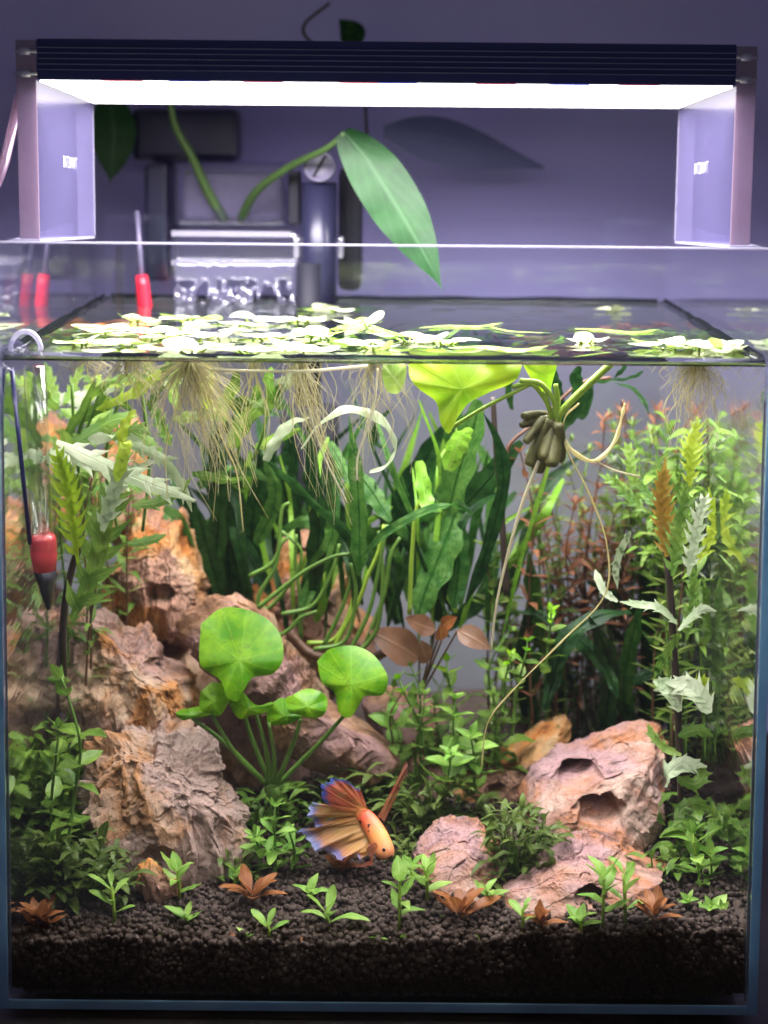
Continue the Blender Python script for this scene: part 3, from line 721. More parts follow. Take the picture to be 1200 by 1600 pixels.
# ------------------------------------------------------------------ houseplant above the filter
hp = thing('houseplant', 'long-leaved green houseplant growing out of the filter box', 'plant', P(350, 350, .38))
part('stem', tube(smooth([P(352, 345, .37), P(325, 300, .36), P(300, 245, .35), P(275, 200, .34), P(266, 160, .33)]), lambda t: .004-.0015*t, 10), M['stemh'], hp)
part('stem', tube(smooth([P(340, 345, .385), P(318, 300, .39), P(290, 270, .39)]), .0032, 10), M['stem'], hp)
part('stem', tube(smooth([P(375, 345, .37), P(400, 300, .34), P(450, 262, .31), P(510, 232, .28), P(538, 208, .27)]), lambda t: .0035-.0015*t, 10), M['stemh'], hp)
lp = prof('lance')
part('leaf', blade([P(536, 206, .27), P(582, 262, .262), P(632, 340, .256), P(670, 408, .252), P(693, 456, .25)], lambda t: .0190*max(.02, math.sin(math.pi*(t*.97+.025)**.72))**(.8+.9*t), side=(1, .25, .45), across=9, fold=.12, wave=.03), M['pothos'], hp, label='large bright green pointed leaf with a pale tip edge')
part('leaf', blade([P(170, 150, .40), P(178, 200, .40), P(176, 250, .40), P(172, 285, .40)], lambda t: .017*lp(min(.999, t*.9+.1)), side=(1, .3, 0), across=7), M['pothos'], hp)
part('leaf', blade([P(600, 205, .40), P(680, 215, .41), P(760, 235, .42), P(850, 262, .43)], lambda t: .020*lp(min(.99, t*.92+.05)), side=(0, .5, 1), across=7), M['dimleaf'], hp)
part('leaf', blade([P(560, 72, .40), P(548, 50, .40), P(530, 30, .40)], lambda t: .010*lp(min(.99, t*.92+.05)), side=(1, .2, .3), across=5), M['fern'], hp)
part('stem', tube(smooth([P(575, 230, .40), P(560, 120, .40), P(490, 70, .40), P(475, 40, .40), P(515, 5, .40)]), .0012, 6), M['stemd'], hp)

# ------------------------------------------------------------------ floating plants
def pad(r, seed, cup=.18):
    rnd = random.Random(seed); vs = [V((0, 0, 0))]; uv = [(.5, .3)]; fs = []; nn = 18
    for ring in (0.5, 0.85, 1.0):
        for k in range(nn):
            a = 2*math.pi*k/nn; q = r*ring*(1-.42*math.exp(-((a-math.pi)/.32)**2))*(1+.03*math.sin(3*a+seed))
            vs.append(V((q*math.cos(a)*1.1, q*math.sin(a)*.92, r*cup*(ring**2)*(.6+.4*math.sin(2*a+seed)) - r*.10*ring)))
            uv.append((.5+.5*ring*math.sin(a), .5+.5*ring*math.cos(a)))
    for k in range(nn): fs.append((0, 1+k, 1+(k+1) % nn))
    for g in range(2):
        for k in range(nn):
            a = 1+g*nn+k; b = 1+g*nn+(k+1) % nn; fs.append((a, a+nn, b+nn, b))
    return vs, fs, uv
padmesh = []
for k in range(6):
    vf = pad(1.0, k*1.3+.4, (.22, .12, .3, .16, .1, .26)[k])
    me = bpy.data.meshes.new('pad'); me.from_pydata([tuple(v) for v in vf[0]], [], vf[1]); me.polygons.foreach_set('use_smooth', [True]*len(me.polygons))
    l = me.uv_layers.new(name='uv'); flat = []
    for p in me.polygons:
        for vi in p.vertices: flat += vf[2][vi]
    l.data.foreach_set('uv', flat); me.materials.append(M['float'] if k < 5 else M['floatgreen']); padmesh.append(me)
def roots(p, n, L, spread, r=.00021, seed=0, toff=0.0):
    rnd = random.Random(seed); q = []
    for k in range(n):
        a = rnd.uniform(0, 6.28); s = rnd.uniform(.1, 1)**.8*spread*1.45; l = L*rnd.uniform(.2, 1)**1.2
        e = p + V((math.cos(a)*s+toff*l, math.sin(a)*s*.5, -l))
        m1 = p + V((math.cos(a)*s*.6+rnd.uniform(-.005, .005), math.sin(a)*s*.4, -l*.3)); m2 = p + V((math.cos(a)*s*.9+rnd.uniform(-.009, .009)+toff*l*.6, math.sin(a)*s*.5, -l*.65))
        if m1.y < yi0+.003: m1.y = yi0+.003
        m2.y = max(m2.y, yi0+.003); e.y = max(e.y, yi0+.003)
        q.append(tube(smooth([p, m1, m2, e], 4), lambda t: r*(1.5-t), 4, cap=False))
    return join(*q)
fl = [  # px, py, leaf radius mm, leaves, root count, root length mm, root spread mm, label
 (128,540,9,5,10,16,8,'floating rosette beside the glass hook, its heart-shaped leaf bent under'),
 (205,548,10,5,14,24,9,'floating rosette pressed to the glass, second along from the hook'),
 (298,550,13,5,46,62,17,'floating rosette with the thickest beard of amber roots'),
 (392,552,12,5,10,40,10,'flat floating rosette at the glass, right of the amber root beard'),
 (468,549,12,5,16,66,9,'floating rosette at the glass with two very long trailing roots'),
 (168,520,11,5,6,18,8,'floating rosette inside the left corner by the dark waterline'),
 (240,527,12,5,8,26,9,'broad white floating rosette below the red-tipped rod'),
 (330,528,11,5,9,40,10,'floating rosette in the thick of the left mat'),
 (418,530,11,5,8,36,9,'floating rosette in the second row of the left mat'),
 (500,527,12,5,8,40,9,'floating rosette ending the second row near the dark pipe'),
 (215,503,9,4,4,14,6,'small floating rosette behind the left mat near the rod'),
 (300,505,10,5,5,20,8,'floating rosette in the back row under the falling water'),
 (395,507,10,5,5,20,8,'floating rosette in the back row right of the falling water'),
 (470,505,10,5,5,20,8,'floating rosette in the back row at the dark pipe'),
 (560,508,9,4,4,20,7,'lone pale floating rosette right of the dark pipe'),
 (585,546,11,5,10,52,12,'floating rosette left of the bright yellow lily leaf'),
 (640,533,12,6,8,26,8,'heaped white floating rosette above the bright yellow lily leaf'),
 (695,538,9,4,4,12,6,'small floating rosette right of the white heap'),
 (1040,545,10,5,6,14,8,'pale floating rosette left of the pinkish one at the right'),
 (1092,548,12,5,36,38,13,'floating rosette with fanned amber roots near the right side'),
 (1150,551,10,4,4,12,6,'pinkish floating rosette in the right front corner'),
 (915,536,8,4,3,10,5,'small white floating rosette alone right of the middle'),
 (505,487,9,4,2,8,5,'faint floating rosette at the far back by the pipe'),
 (960,486,8,3,2,8,5,'thin floating rosette at the far back on the right'),
]
for i, (px, py, rm, nl, nr, rl, rs, lab) in enumerate(fl):
    rnd = random.Random(100+i); c = PZ(px, py, ZW); c.y = max(c.y, yi0+.014)
    t = thing('floating_plant', lab, 'floating plant', c, 'floating plants on the water')
    a0 = rnd.uniform(0, 6.28)
    nl += 1
    for k in range(nl):
        a = a0+6.283*k/nl+rnd.uniform(-.3, .3); r = rm*.00082*rnd.uniform(.7, 1.15)
        dist = r*rnd.uniform(.9, 1.9); pos = c+V((math.cos(a)*dist, math.sin(a)*dist, .0008+.0005*k+rnd.uniform(0, .0008)))
        pos.y = max(pos.y, yi0+r+.0008); pos.x = min(max(pos.x, -xi+r*1.1), xi-r*1.1)
        tl = rnd.uniform(-.06, .12) if rnd.random() < .85 else rnd.uniform(.3, .6)
        m = Matrix.Translation(pos) @ Matrix.Rotation(a, 4, 'Z') @ Matrix.Rotation(-tl, 4, 'Y') @ Matrix.Diagonal((r, r, r, 1))
        inst('leaf', padmesh[rnd.randrange(6)], m, t)
        part('petiole', tube([c+V((0, 0, -.002)), c.lerp(pos, .5)+V((0, 0, -.001)), pos.lerp(c, .3)], .0007, 5), M['stemy'], t)
    if nr: part('roots', roots(c+V((0, 0, -.002)), int(nr*1.25), rl*.0015, rs*.001, seed=i, toff=(.25 if i in (2, 4) else 0)), M['root'], t, kind='stuff')
    if i in (2, 4, 1, 15, 0, 7, 19):
        part('root_hairs', roots(c+V((0, .002, -.004)), 150 if i == 2 else 60, rl*.0013, rs*.0013, r=.00016, seed=i+50, toff=.1), M['fuzz'], t, kind='stuff')
# long separate trailing roots with fuzz
def fuzzy(label, pts, r, mat, nf=90, fl_=.004):
    t = thing('trailing_root', label, 'root', pts[0], 'long roots hanging in the water')
    path = smooth(pts, 10); part('strand', tube(path, r, 5), mat, t)
    if nf:
        rnd = random.Random(len(label)); q = []
        for k in range(nf):
            p = path[rnd.randrange(len(path)//4, len(path))]; d = V((rnd.uniform(-1, 1), rnd.uniform(-.4, .4), rnd.uniform(-.7, .5)))*fl_*rnd.uniform(.4, 1)
            q.append(tube([p, p+d*.5+V((0, 0, -.0004)), p+d], .00006, 3, cap=False))
        part('root_hairs', join(*q), M['fuzz'], t, kind='stuff')
fuzzy('long fuzzy root slanting right across the dark strap leaf', [P(463, 570, .03), P(483, 640, .032), P(505, 710, .034), P(542, 785, .036)], .00055, M['rootw'], 160)
fuzzy('fuzzy curved root hanging left of the yellow lily leaf', [P(590, 575, .03), P(583, 640, .03), P(560, 710, .03), P(557, 750, .03)], .0006, M['rootw'], 180, .006)
fuzzy('amber root trailing right from the root beard', [P(320, 600, .03), P(345, 680, .035), P(370, 740, .04), P(380, 830, .04)], .0004, M['root'], 60)
fuzzy('thin root trailing left of the root beard', [P(285, 600, .03), P(260, 700, .035), P(262, 780, .035)], .0003, M['root'], 30)
fuzzy('white runner just under the surface right of the root beard', [P(330, 578, .02), P(400, 580, .02), P(480, 580, .02), P(575, 572, .02)], .0009, M['rootw'], 0)
# green leaves lying on the surface
fv = lambda pts: [PZ(x, y, ZW+.0012) for (x, y) in pts]
for (pts, w_, lab, mt) in (([(655,512),(700,508),(745,509),(785,504)], .0035, 'pale green leaf floating flat right of the middle, farther back', 'floatgreen'),
        ([(765,510),(800,517),(860,520)], .0018, 'narrow pale leaf floating behind the yellow lily leaf', 'floatgreen'),
        ([(898,513),(940,514),(990,518),(1030,514)], .0045, 'yellow green tapered leaf floating at the right', 'floatgreen'),
        ([(700,543),(760,540),(810,545),(855,540)], .0065, 'broad translucent green leaf floating above the yellow lily leaf', 'floatgreen'),
        ([(250,490),(290,495),(330,498)], .003, 'green strip of leaf floating behind the left mat', 'ferny'),
        ([(470,480),(530,482),(600,480)], .004, 'dark green leaf floating at the back below the pipe', 'fernl'),
        ([(130,510),(155,505),(175,512)], .004, 'yellowed scrap of leaf floating in the left corner', 'brown')):
    setp(part('floating_leaf', blade(fv(pts), lambda t, w_=w_: w_*max(.1, math.sin(math.pi*(t*.9+.06))), side=(0, 1, 0), fold=.2, wave=.1), M[mt]), lab, 'leaf', 'loose leaves lying on the water')

# ------------------------------------------------------------------ lily-like plants with round leaves
def outline_leaf(outl, Y, tx=0.0, tz=0.0, bulge=.004, wave=.0015, seed=0):
    """leaf from its outline, leaning in depth (tx, tz) and cupped"""
    pts = smooth([V((x, y, 0)) for (x, y) in outl+[outl[0]]], 5)[:-1]
    cx = sum(p.x for p in pts)/len(pts); cy = sum(p.y for p in pts)/len(pts); k = PX(Y); n_ = len(pts)
    size = max((p-V((cx, cy, 0))).length for p in pts)
    vs, uv, fs = [], [], []
    for ring in (0.0, .3, .55, .78, .93, 1.0):
        for (i, p) in enumerate(pts):
            x = cx+(p.x-cx)*ring; y = cy+(p.y-cy)*ring
            q = P(x, y, Y); a = 6.283*i/n_
            q.y += tx*(x-cx)*k + tz*(cy-y)*k + bulge*ring**2 + wave*ring**2*math.sin(a*5+seed) 
            vs.append(q); uv.append((.5+.5*ring*math.sin(a), .5+.5*ring*math.cos(a)))
    for g in range(5):
        for i in range(n_):
            a = g*n_+i; b = g*n_+(i+1) % n_; fs.append((a, b, b+n_, a+n_))
    return vs, fs, uv
lily = thing('banana_lily', 'bright green round-leaved lily plant in front of the mauve slab', 'plant', P(425, 1240, .12))
LL = [([(310,985),(340,966),(375,966),(410,980),(436,1005),(441,1035),(425,1055),(395,1058),(383,1072),(372,1088),(356,1080),(348,1062),(328,1050),(312,1035)], .105, 'largest heart-shaped leaf'),
      ([(494,1045),(515,1027),(550,1022),(585,1035),(606,1060),(598,1085),(570,1086),(562,1098),(548,1114),(530,1108),(522,1085),(502,1070)], .110, None),
      ([(445,1096),(470,1086),(500,1088),(511,1104),(502,1122),(478,1120),(452,1114)], .100, None),
      ([(415,1110),(440,1100),(468,1112),(470,1124),(448,1132),(420,1134)], .108, None),
      ([(312,1085),(330,1075),(352,1078),(358,1096),(346,1116),(330,1116),(312,1106)], .102, None),
      ([(352,1090),(375,1088),(402,1106),(425,1100),(422,1112),(395,1118),(378,1124),(360,1112)], .104, None),
      ([(274,1116),(295,1111),(325,1112),(330,1120),(300,1126),(278,1124)], .108, None)]
for i, (ol, Y, lb) in enumerate(LL):
    part('leaf', outline_leaf(ol, Y, .15*(-1)**i, .75, .005, .0016, i), M['lily'], lily, label=lb)
for (a, b, c, Y) in (((372,1084),(392,1150),(422,1225),.112),((545,1110),(500,1160),(432,1228),.115),((420,1130),(428,1180),(428,1228),.108),((330,1116),(370,1180),(418,1226),.106),((400,1116),(415,1170),(424,1228),.11),((300,1122),(350,1160),(415,1224),.112),((470,1124),(455,1170),(430,1228),.108)):
    part('stalk', tube(smooth([P(*a, Y), P(*b, Y+.004), P(*c, .12)], 6), lambda t: .0011+.0006*t, 8), M['stem'], lily)
part('crown', blobs([(P(426+R(-12, 12), 1235+R(-8, 12), .12), R(.002, .004)) for _ in range(14)]), M['stem'], lily)

bp_ = thing('banana_plant', 'banana plant floating near the surface with thick olive tubers', 'plant', P(850, 660, .055))
part('leaf', outline_leaf([(640,560),(700,562),(760,560),(815,562),(814,590),(795,608),(765,618),(735,630),(716,655),(702,676),(688,660),(682,632),(655,610),(640,590)], .045, .10, .45, .010, .004, 2), M['lilyyel'], bp_, label='glowing yellow green leaf just under the surface')
part('leaf', outline_leaf([(815,566),(850,564),(872,566),(866,590),(858,618),(845,612),(830,592)], .06, .1, .2, .003, .001, 5), M['lilyyel'], bp_)
part('leaf', outline_leaf([(598,572),(615,570),(634,572),(633,596),(622,615),(606,612),(598,594)], .035, .1, .2, .003, .001, 7), M['floatgreen'], bp_)
for (pts, r) in (([(800,605),(830,600),(852,625),(862,650)],.0018),([(812,595),(845,600),(866,628),(868,655)],.0022),([(955,568),(915,605),(880,640),(868,660)],.0026),([(868,600),(872,630),(866,655)],.0018),([(850,612),(858,635),(862,655)],.0016),([(705,668),(760,635),(830,600)],.0014)):
    part('stalk', tube(smooth([P(x, y, .055) for (x, y) in pts], 6), r*.8, 8), M['stemy'], bp_)
rt = random.Random(3)
for (a, b, r) in (((858,655),(828,725),.0042),((862,658),(840,735),.0045),((868,660),(862,725),.0048),((872,662),(874,718),.0042),((850,652),(822,690),.0028),((852,646),(818,650),.0026),((856,652),(815,664),.0024),((866,655),(850,715),.0045)):
    A = P(*a, .055+rt.uniform(-.006, .006)); B = P(*b, .05+rt.uniform(-.008, .008))
    part('tuber', tube(smooth([A, A.lerp(B, .3), A.lerp(B, .7), B, B+(B-A)*.05], 3), lambda t, r=r: r*max(.15, math.sin(math.pi*(t*.84+.13))**.55), 10), M['tuber'], bp_)
part('root', tube(smooth([P(842,720,.048),P(815,790,.046),P(790,880,.046),P(775,950,.046),P(767,1022,.046)], 6), lambda t: .0011-.0005*t, 8), M['rootw'], bp_)
part('root', tube(smooth([P(870,668,.055),P(895,705,.055),P(930,720,.055),P(960,690,.06),P(972,650,.06),P(976,630,.06)], 6), lambda t: .0015-.0008*t+.0003*math.sin(t*31), 8), M['root'], bp_)
part('root', tube(smooth([P(905,630,.05),P(882,655,.05),P(885,700,.05),P(920,770,.05),P(948,850,.05),P(945,930,.05),P(880,1000,.05),P(800,1080,.05),P(762,1130,.05),P(752,1200,.055)], 6), lambda t: .0006-.0002*t+.00012*math.sin(t*40), 6), M['root'], bp_)
part('root', tube(smooth([P(930,720,.055),P(960,735,.055),P(1000,745,.06)], 5), .0006, 5), M['rootw'], bp_)

# ------------------------------------------------------------------ fern with strap leaves
PXM = .000385
strap = prof('strap')
def straps(root, lst):
    for (pts, w_, Y, mt, pr) in lst:
        n_ = len(pts)
        path = [P(x, y, Y+.02*i/(n_-1)*(1 if (x*7) % 2 > 1 else -1)) for i, (x, y) in enumerate(pts)]
        f = {'s': strap, 'l': (lambda t: max(.04, math.sin(math.pi*(t*.95+.03)**.8)**.5)), 'w': (lambda t: max(.05, min(1, (1-t)*4)))}[pr]
        part('leaf', blade(path, lambda t: w_*PXM*.47*f(t)*(1+.12*math.sin(t*23+w_)), side=(1, R(-.6, .1), R(-.1, .2)), across=7, fold=R(.05, .30), wave=(.24 if w_ < 30 else .10), wf=R(2.2, 4.2), ph=R(0, 6), k=9), M[mt], root)
fern = thing('java_fern', 'dark green fern with long strap leaves filling the middle back', 'fern', P(540, 1000, .22))
straps(fern, [
 ([(490,960),(494,880),(497,820),(490,740),(480,640)],38,.20,'fern','s'), ([(560,900),(562,860),(560,800),(556,730),(545,650)],34,.17,'fernl','s'),
 ([(700,800),(707,770),(722,715),(740,665),(748,625)],60,.20,'fernl','l'), ([(610,830),(630,780),(660,725),(692,668)],46,.24,'fern','l'),
 ([(705,810),(735,780),(770,740),(815,690)],46,.23,'fern','l'), ([(712,800),(695,850),(670,910),(652,965)],64,.20,'fernl','l'), ([(712,800),(716,860),(714,910),(708,950)],40,.21,'fernl','l'),
 ([(715,798),(690,855),(665,905),(690,970)],60,.23,'fern','l'),
 ([(565,870),(600,835),(650,805),(700,790),(730,796),(748,822)],17,.16,'fernl','s'), ([(552,960),(556,890),(545,838),(485,780),(440,738),(385,690)],22,.18,'fern','s'),
 ([(727,945),(752,885),(775,810),(787,745),(778,690),(755,645)],24,.18,'fern','s'), ([(690,985),(730,955),(770,925),(815,880)],30,.24,'fern','l'),
 ([(345,930),(325,860),(305,790)],32,.24,'fern','l'), ([(360,940),(355,860),(345,770),(330,680)],46,.26,'fern','l'), ([(370,930),(390,850),(400,780),(430,700)],36,.27,'fern','l'),
 ([(570,850),(600,830),(640,820),(690,800)],40,.22,'fernl','l'), ([(560,740),(585,775),(610,815)],34,.21,'fernl','l'),([(515,690),(530,720),(550,760)],20,.20,'fernl','l'),
 ([(655,720),(662,760),(670,790),(690,800)],26,.17,'ferny','l'), ([(700,735),(712,700),(722,680),(735,668)],36,.165,'ferny','l'),
 ([(430,840),(470,815),(520,820),(560,850)],18,.21,'fernl','l'), ([(640,940),(645,880),(650,800),(648,740)],26,.25,'fern','l'), ([(600,700),(585,690),(590,660),(610,640)],16,.24,'fern','l')])
for (pts, Y) in (([(400,985),(405,930),(432,880),(440,800),(452,785)],.19),([(403,950),(440,920),(480,890),(520,870),(548,865)],.175),([(470,1000),(468,930),(462,880),(463,835)],.2),
        ([(505,1010),(530,960),(545,920),(552,880)],.18),([(520,1015),(560,940),(575,900),(592,860),(600,820)],.175),([(545,1020),(575,960),(590,900),(605,820)],.17),([(570,1010),(600,930),(610,870),(625,840)],.19),
        ([(560,1020),(590,980),(598,900),(592,830)],.185),([(640,960),(642,900),(645,850),(650,800),(665,760)],.175),([(420,1000),(450,985),(470,965),(495,955)],.18),([(480,1005),(520,1000),(545,960),(560,900)],.19),
        ([(390,900),(425,880),(440,850),(450,840)],.19),([(400,940),(420,950),(460,900),(470,860),(440,830)],.2),([(440,960),(490,945),(520,890),(530,850)],.19),([(490,1015),(540,1000),(556,930),(548,880)],.17)):
    part('stalk', tube(smooth([P(x, y, Y) for (x, y) in pts], 6), lambda t: .0016-.0005*t, 7), M['stem'] if R(0, 1) < .6 else M['stemy'], fern)
part('rhizome', tube(smooth([P(450,985,.19),P(480,1018,.185),P(520,1030,.18),P(580,1030,.19),P(640,990,.2)], 6), .0032, 8), M['stemb'], fern)
curl = setp(part('curled_leaf', blade([P(470,700,.08),P(495,665,.075),P(530,640,.07),P(575,642,.07),P(610,668,.072),P(620,700,.075),P(606,728,.08),P(578,738,.085)], lambda t: .0040*max(.1, math.sin(math.pi*(t*.9+.06)))**.6, side=(.2, 1, .6), fold=.3, wave=.2), M['pinnw']), 'pale curling leaf arched beneath the floating mat', 'leaf')
fern2 = thing('java_fern', 'dark strap-leaved fern behind the holed pink stone', 'fern', P(940, 1130, .22))
straps(fern2, [([(985,955),(930,965),(885,1000),(865,1060),(850,1110)],34,.19,'fern','l'), ([(945,1150),(950,1100),(955,1050),(940,1000),(918,960)],36,.20,'fern','s'), ([(985,1140),(975,1080),(985,1010),(1000,950)],34,.21,'fernl','l'),
 ([(842,1010),(838,960),(832,910),(826,860)],30,.23,'fernl','s'), ([(1060,1030),(1020,1050),(975,1065),(930,1075)],26,.22,'fern','l'), ([(870,980),(915,1010),(950,1050),(965,1090)],26,.20,'fern','l'),
 ([(1005,1130),(1015,1060),(1010,960),(1000,860)],30,.25,'fern','l'), ([(1080,1010),(1090,960),(1110,900),(1120,850)],30,.27,'fern','l'), ([(820,1120),(815,1050),(822,980),(830,940)],26,.24,'fern','l'),([(870,1130),(872,1080),(868,1020),(880,960)],26,.25,'fern','l'),
 ([(770,970),(810,955),(845,960),(870,985)],18,.22,'fern','l'), ([(1000,1120),(1030,1095),(1050,1080),(1080,1085)],34,.23,'fern','l')])
fern3 = thing('java_fern', 'small dark fern with lobed tips just under the surface at the right', 'fern', P(900, 640, .20))
straps(fern3, [([(890,660),(905,620),(900,590),(905,572)],24,.20,'fern','l'), ([(880,640),(870,600),(865,575)],20,.21,'fern','l'), ([(905,600),(945,595),(985,590),(1005,580)],13,.20,'fern','l'), ([(950,595),(985,605),(1005,625),(1015,650)],10,.2,'fern','s'), ([(870,680),(890,650),(912,640),(925,600)],26,.23,'fern','l'), ([(800,640),(795,600),(805,570)],14,.22,'fern','l'), ([(960,590),(975,575),(976,568)],8,.2,'fern','s')])
part('stalk', tube(smooth([P(790,720,.2),P(800,690,.2),P(850,650,.2),P(905,600,.2),P(955,590,.2)], 6), .0012, 7), M['stemb'], fern3)
rx = random.Random(12)
def wild(root, n_, x0, x1, yb, yt, Ya, Yb, wa, wb, mts):
    lst = []
    for _ in range(n_):
        x = rx.uniform(x0, x1); y = yb+rx.uniform(-30, 20); lean = rx.uniform(-150, 150); top = rx.uniform(yt, yt+(yb-yt)*.5); c_ = rx.uniform(-30, 30)
        lst.append(([(x, y), (x+lean*.25+c_*.4, y+(top-y)*.33), (x+lean*.6+c_, y+(top-y)*.7), (x+lean*1.1, top+rx.uniform(0, 25))], rx.uniform(wa, wb), rx.uniform(Ya, Yb), rx.choice(mts), rx.choice('sl')))
    straps(root, lst)
wild(fern, 26, 430, 800, 1000, 590, .18, .30, 6, 12, ['fernl', 'fern', 'ferny', 'fernl'])
wild(fern, 30, 430, 790, 960, 610, .19, .30, 12, 30, ['fern', 'fernl', 'fernl', 'fern', 'ferny'])
wild(fern2, 14, 800, 1080, 1130, 880, .22, .31, 14, 28, ['fern', 'fern', 'fernl'])
fern4 = thing('java_fern', 'broad dark fern in the shade at the left back beside the ochre spire', 'fern', P(360, 950, .28))
straps(fern4, [([(400,940),(410,860),(415,770),(405,690)],40,.30,'fern','l'), ([(330,950),(318,900),(310,840),(300,780)],36,.27,'fern','l'), ([(380,950),(370,880),(372,800),(380,720)],44,.29,'fern','l'), ([(345,940),(338,880),(342,800),(350,740)],40,.25,'fern','l'), ([(420,900),(440,820),(455,740),(450,660)],40,.30,'fern','l'), ([(310,760),(340,740),(380,735),(420,750)],26,.25,'fernl','l'), ([(400,850),(425,800),(430,760),(415,720)],30,.24,'fernl','l'),([(330,700),(360,660),(400,640),(440,650)],24,.24,'fern','l'),([(520,900),(525,830),(520,760),(525,690)],36,.28,'fern','l'),([(610,960),(615,900),(625,850),(640,800)],40,.27,'fern','l')])
wild(fern4, 18, 290, 480, 950, 620, .24, .32, 16, 32, ['fern', 'fern', 'fernl'])
leafy = thing('green_leaf_tangle', 'tangle of green leaves behind the root beard under the surface', 'plant', P(380, 700, .14))
straps(leafy, [([(360,700),(375,670),(395,640),(405,600)],30,.13,'stemleaf','l'), ([(380,660),(400,640),(425,625),(440,600)],26,.11,'pinn','l'), ([(345,660),(350,630),(365,605),(370,580)],24,.12,'stemleaf','l'), ([(330,650),(320,620),(325,595),(335,575)],22,.14,'pinny','l'), ([(400,700),(420,690),(440,680),(470,670)],22,.15,'stemleaf','l'), ([(415,720),(430,690),(455,660),(490,650)],20,.14,'pinnw','l'), ([(300,740),(330,745),(360,750),(385,745)],16,.10,'pinn','l'), ([(280,640),(270,610),(275,590),(285,575)],24,.15,'pinn','l'),([(360,640),(385,625),(405,630),(420,650)],24,.10,'stemleaf','l'),([(425,620),(440,600),(455,590),(470,578)],24,.1,'pinnw','l'),([(440,640),(425,615),(420,590),(425,574)],20,.09,'pinn','l')])
for pts in ([(370,720),(375,680),(365,620),(368,580)],[(395,720),(410,680),(420,630),(425,585)]): part('stem', tube(smooth([P(x, y, .13) for (x, y) in pts], 6), .0012, 6), M['stem'], leafy)
lg = thing('green_leaf_tangle', 'loose green leaves behind the thermometer at the upper left', 'plant', P(120, 690, .16))
straps(lg, [([(120,660),(150,640),(180,625),(205,640)],22,.16,'stemleaf','l'), ([(90,640),(70,620),(60,600),(70,580)],24,.12,'pinn','l'), ([(140,620),(165,600),(190,590),(210,580)],22,.13,'stemleaf','l'), ([(100,700),(110,670),(130,640),(145,600)],16,.15,'stemleaf','l'), ([(210,620),(225,600),(240,590),(250,578)],22,.10,'pinny','l'), ([(60,760),(50,730),(40,700),(45,670)],26,.14,'pinn','l'), ([(140,690),(170,680),(200,685),(225,700)],26,.13,'pinnw','l'), ([(40,720),(70,712),(100,720),(120,740)],20,.15,'pinnw','l'),([(75,800),(65,770),(60,740),(62,715)],22,.16,'pinny','l'),([(210,640),(195,660),(190,690),(200,720)],22,.11,'pinny','l')])
part('stem', tube(smooth([P(115,760,.16),P(120,690,.16),P(135,640,.15),P(150,590,.14)], 6), .0014, 6), M['stem'], lg)
# dark bare stem
setp(part('dark_stem', tube(smooth([P(792,930,.19),P(787,860,.19),P(783,780,.19),P(775,700,.19),P(770,620,.19)], 6), lambda t: .0024-.0006*t, 8), M['stemd']), 'dark bare upright stem beside the fern', 'stem')

# ------------------------------------------------------------------ lobed (feather-shaped) leaves
def lobeleaf(root, pts, w_, Y, mt, n_=8, core=.24, sweep=.7, side=(1, -.2, .1), dY=.012, label=None):
    m_ = len(pts); path = smooth([P(x, y, Y+dY*i/(m_-1)) for i, (x, y) in enumerate(pts)], 10); K = len(path)
    rnd = random.Random(int(pts[0][0]*3+pts[0][1])); hw = w_*PXM*.5; L = sum((path[i+1]-path[i]).length for i in range(K-1))
    cw = core*hw*1.15
    q = [blade(path, lambda t: max(.0002, cw*min(1, .35+t*3)*min(1, (1-t)*3.5+.1)), side=side, across=5, fold=.15, k=1)]
    for s_ in (-1, 1):
        for j in range(n_):
            t = .10+.84*(j+.5*(s_ > 0)*.6+rnd.uniform(-.12, .12))/n_; i = min(K-2, max(1, int(t*(K-1)))); p = path[i]
            tan = (path[i+1]-path[i-1]).normalized(); sd = V(side)-tan*V(side).dot(tan); sd.normalize(); nn = sd.cross(tan)
            env = math.sin(math.pi*min(1, (t*.80+.16)))**.8*(.72+.28*rnd.random()); l = hw*env*1.15
            d = (sd*s_*.95+tan*sweep*(.9+.5*t)).normalized(); dz = rnd.uniform(-.05, .28)
            e1 = p+d*l*.5+nn*l*dz*.5+tan*l*.02; e2 = p+d*l+nn*l*dz*.2+tan*l*.18+V((0, 0, -l*.10*rnd.random()))
            lw = min(L/n_*.27, hw*.24)
            q.append(blade([p-d*cw*.3, p.lerp(e1, .55), e1, e2], lambda t, lw=lw: lw*(.62+.38*math.sin(3.1*min(1, t*1.15)))*min(1, (1-t)*2.6+.05), side=tuple(d.cross(nn)), across=5, fold=.18, wave=.08, ph=j, k=4))
    part('leaf', join(*q), M[mt], root, label=label)
lf = thing('feather_leaf_plant', 'feather-leaved plant with yellow green and pale leaves at the left', 'plant', P(105, 1010, .06))
part('stem', tube(smooth([P(100,1060,.07),P(98,1000,.062),P(102,940,.06),P(112,890,.06),P(125,850,.06)], 6), .0022, 8), M['stemd'], lf)
lobeleaf(lf, [(122,880),(116,830),(108,780),(98,735),(85,690)], 74, .05, 'pinny', 10, .14, .75, label='narrow yellow feathered leaf')
lobeleaf(lf, [(112,968),(140,910),(158,850),(168,800),(182,765)], 112, .045, 'pinn', 6, .20, .7)
lobeleaf(lf, [(160,830),(170,795),(180,765),(190,725),(200,690)], 52, .04, 'pinnw', 5, .35, .5)
lobeleaf(lf, [(183,752),(190,725),(196,700),(204,688)], 34, .038, 'pinny', 3, .5, .4)
lobeleaf(lf, [(88,690),(140,715),(190,738),(250,762),(306,782)], 66, .085, 'pinnw', 6, .3, .6, (.2, .7, 1), label='long pale leaf stretching right')
lobeleaf(lf, [(180,690),(220,700),(260,722),(290,770),(300,800)], 44, .10, 'pinnw', 5, .3, .6, (.6, .6, .8))
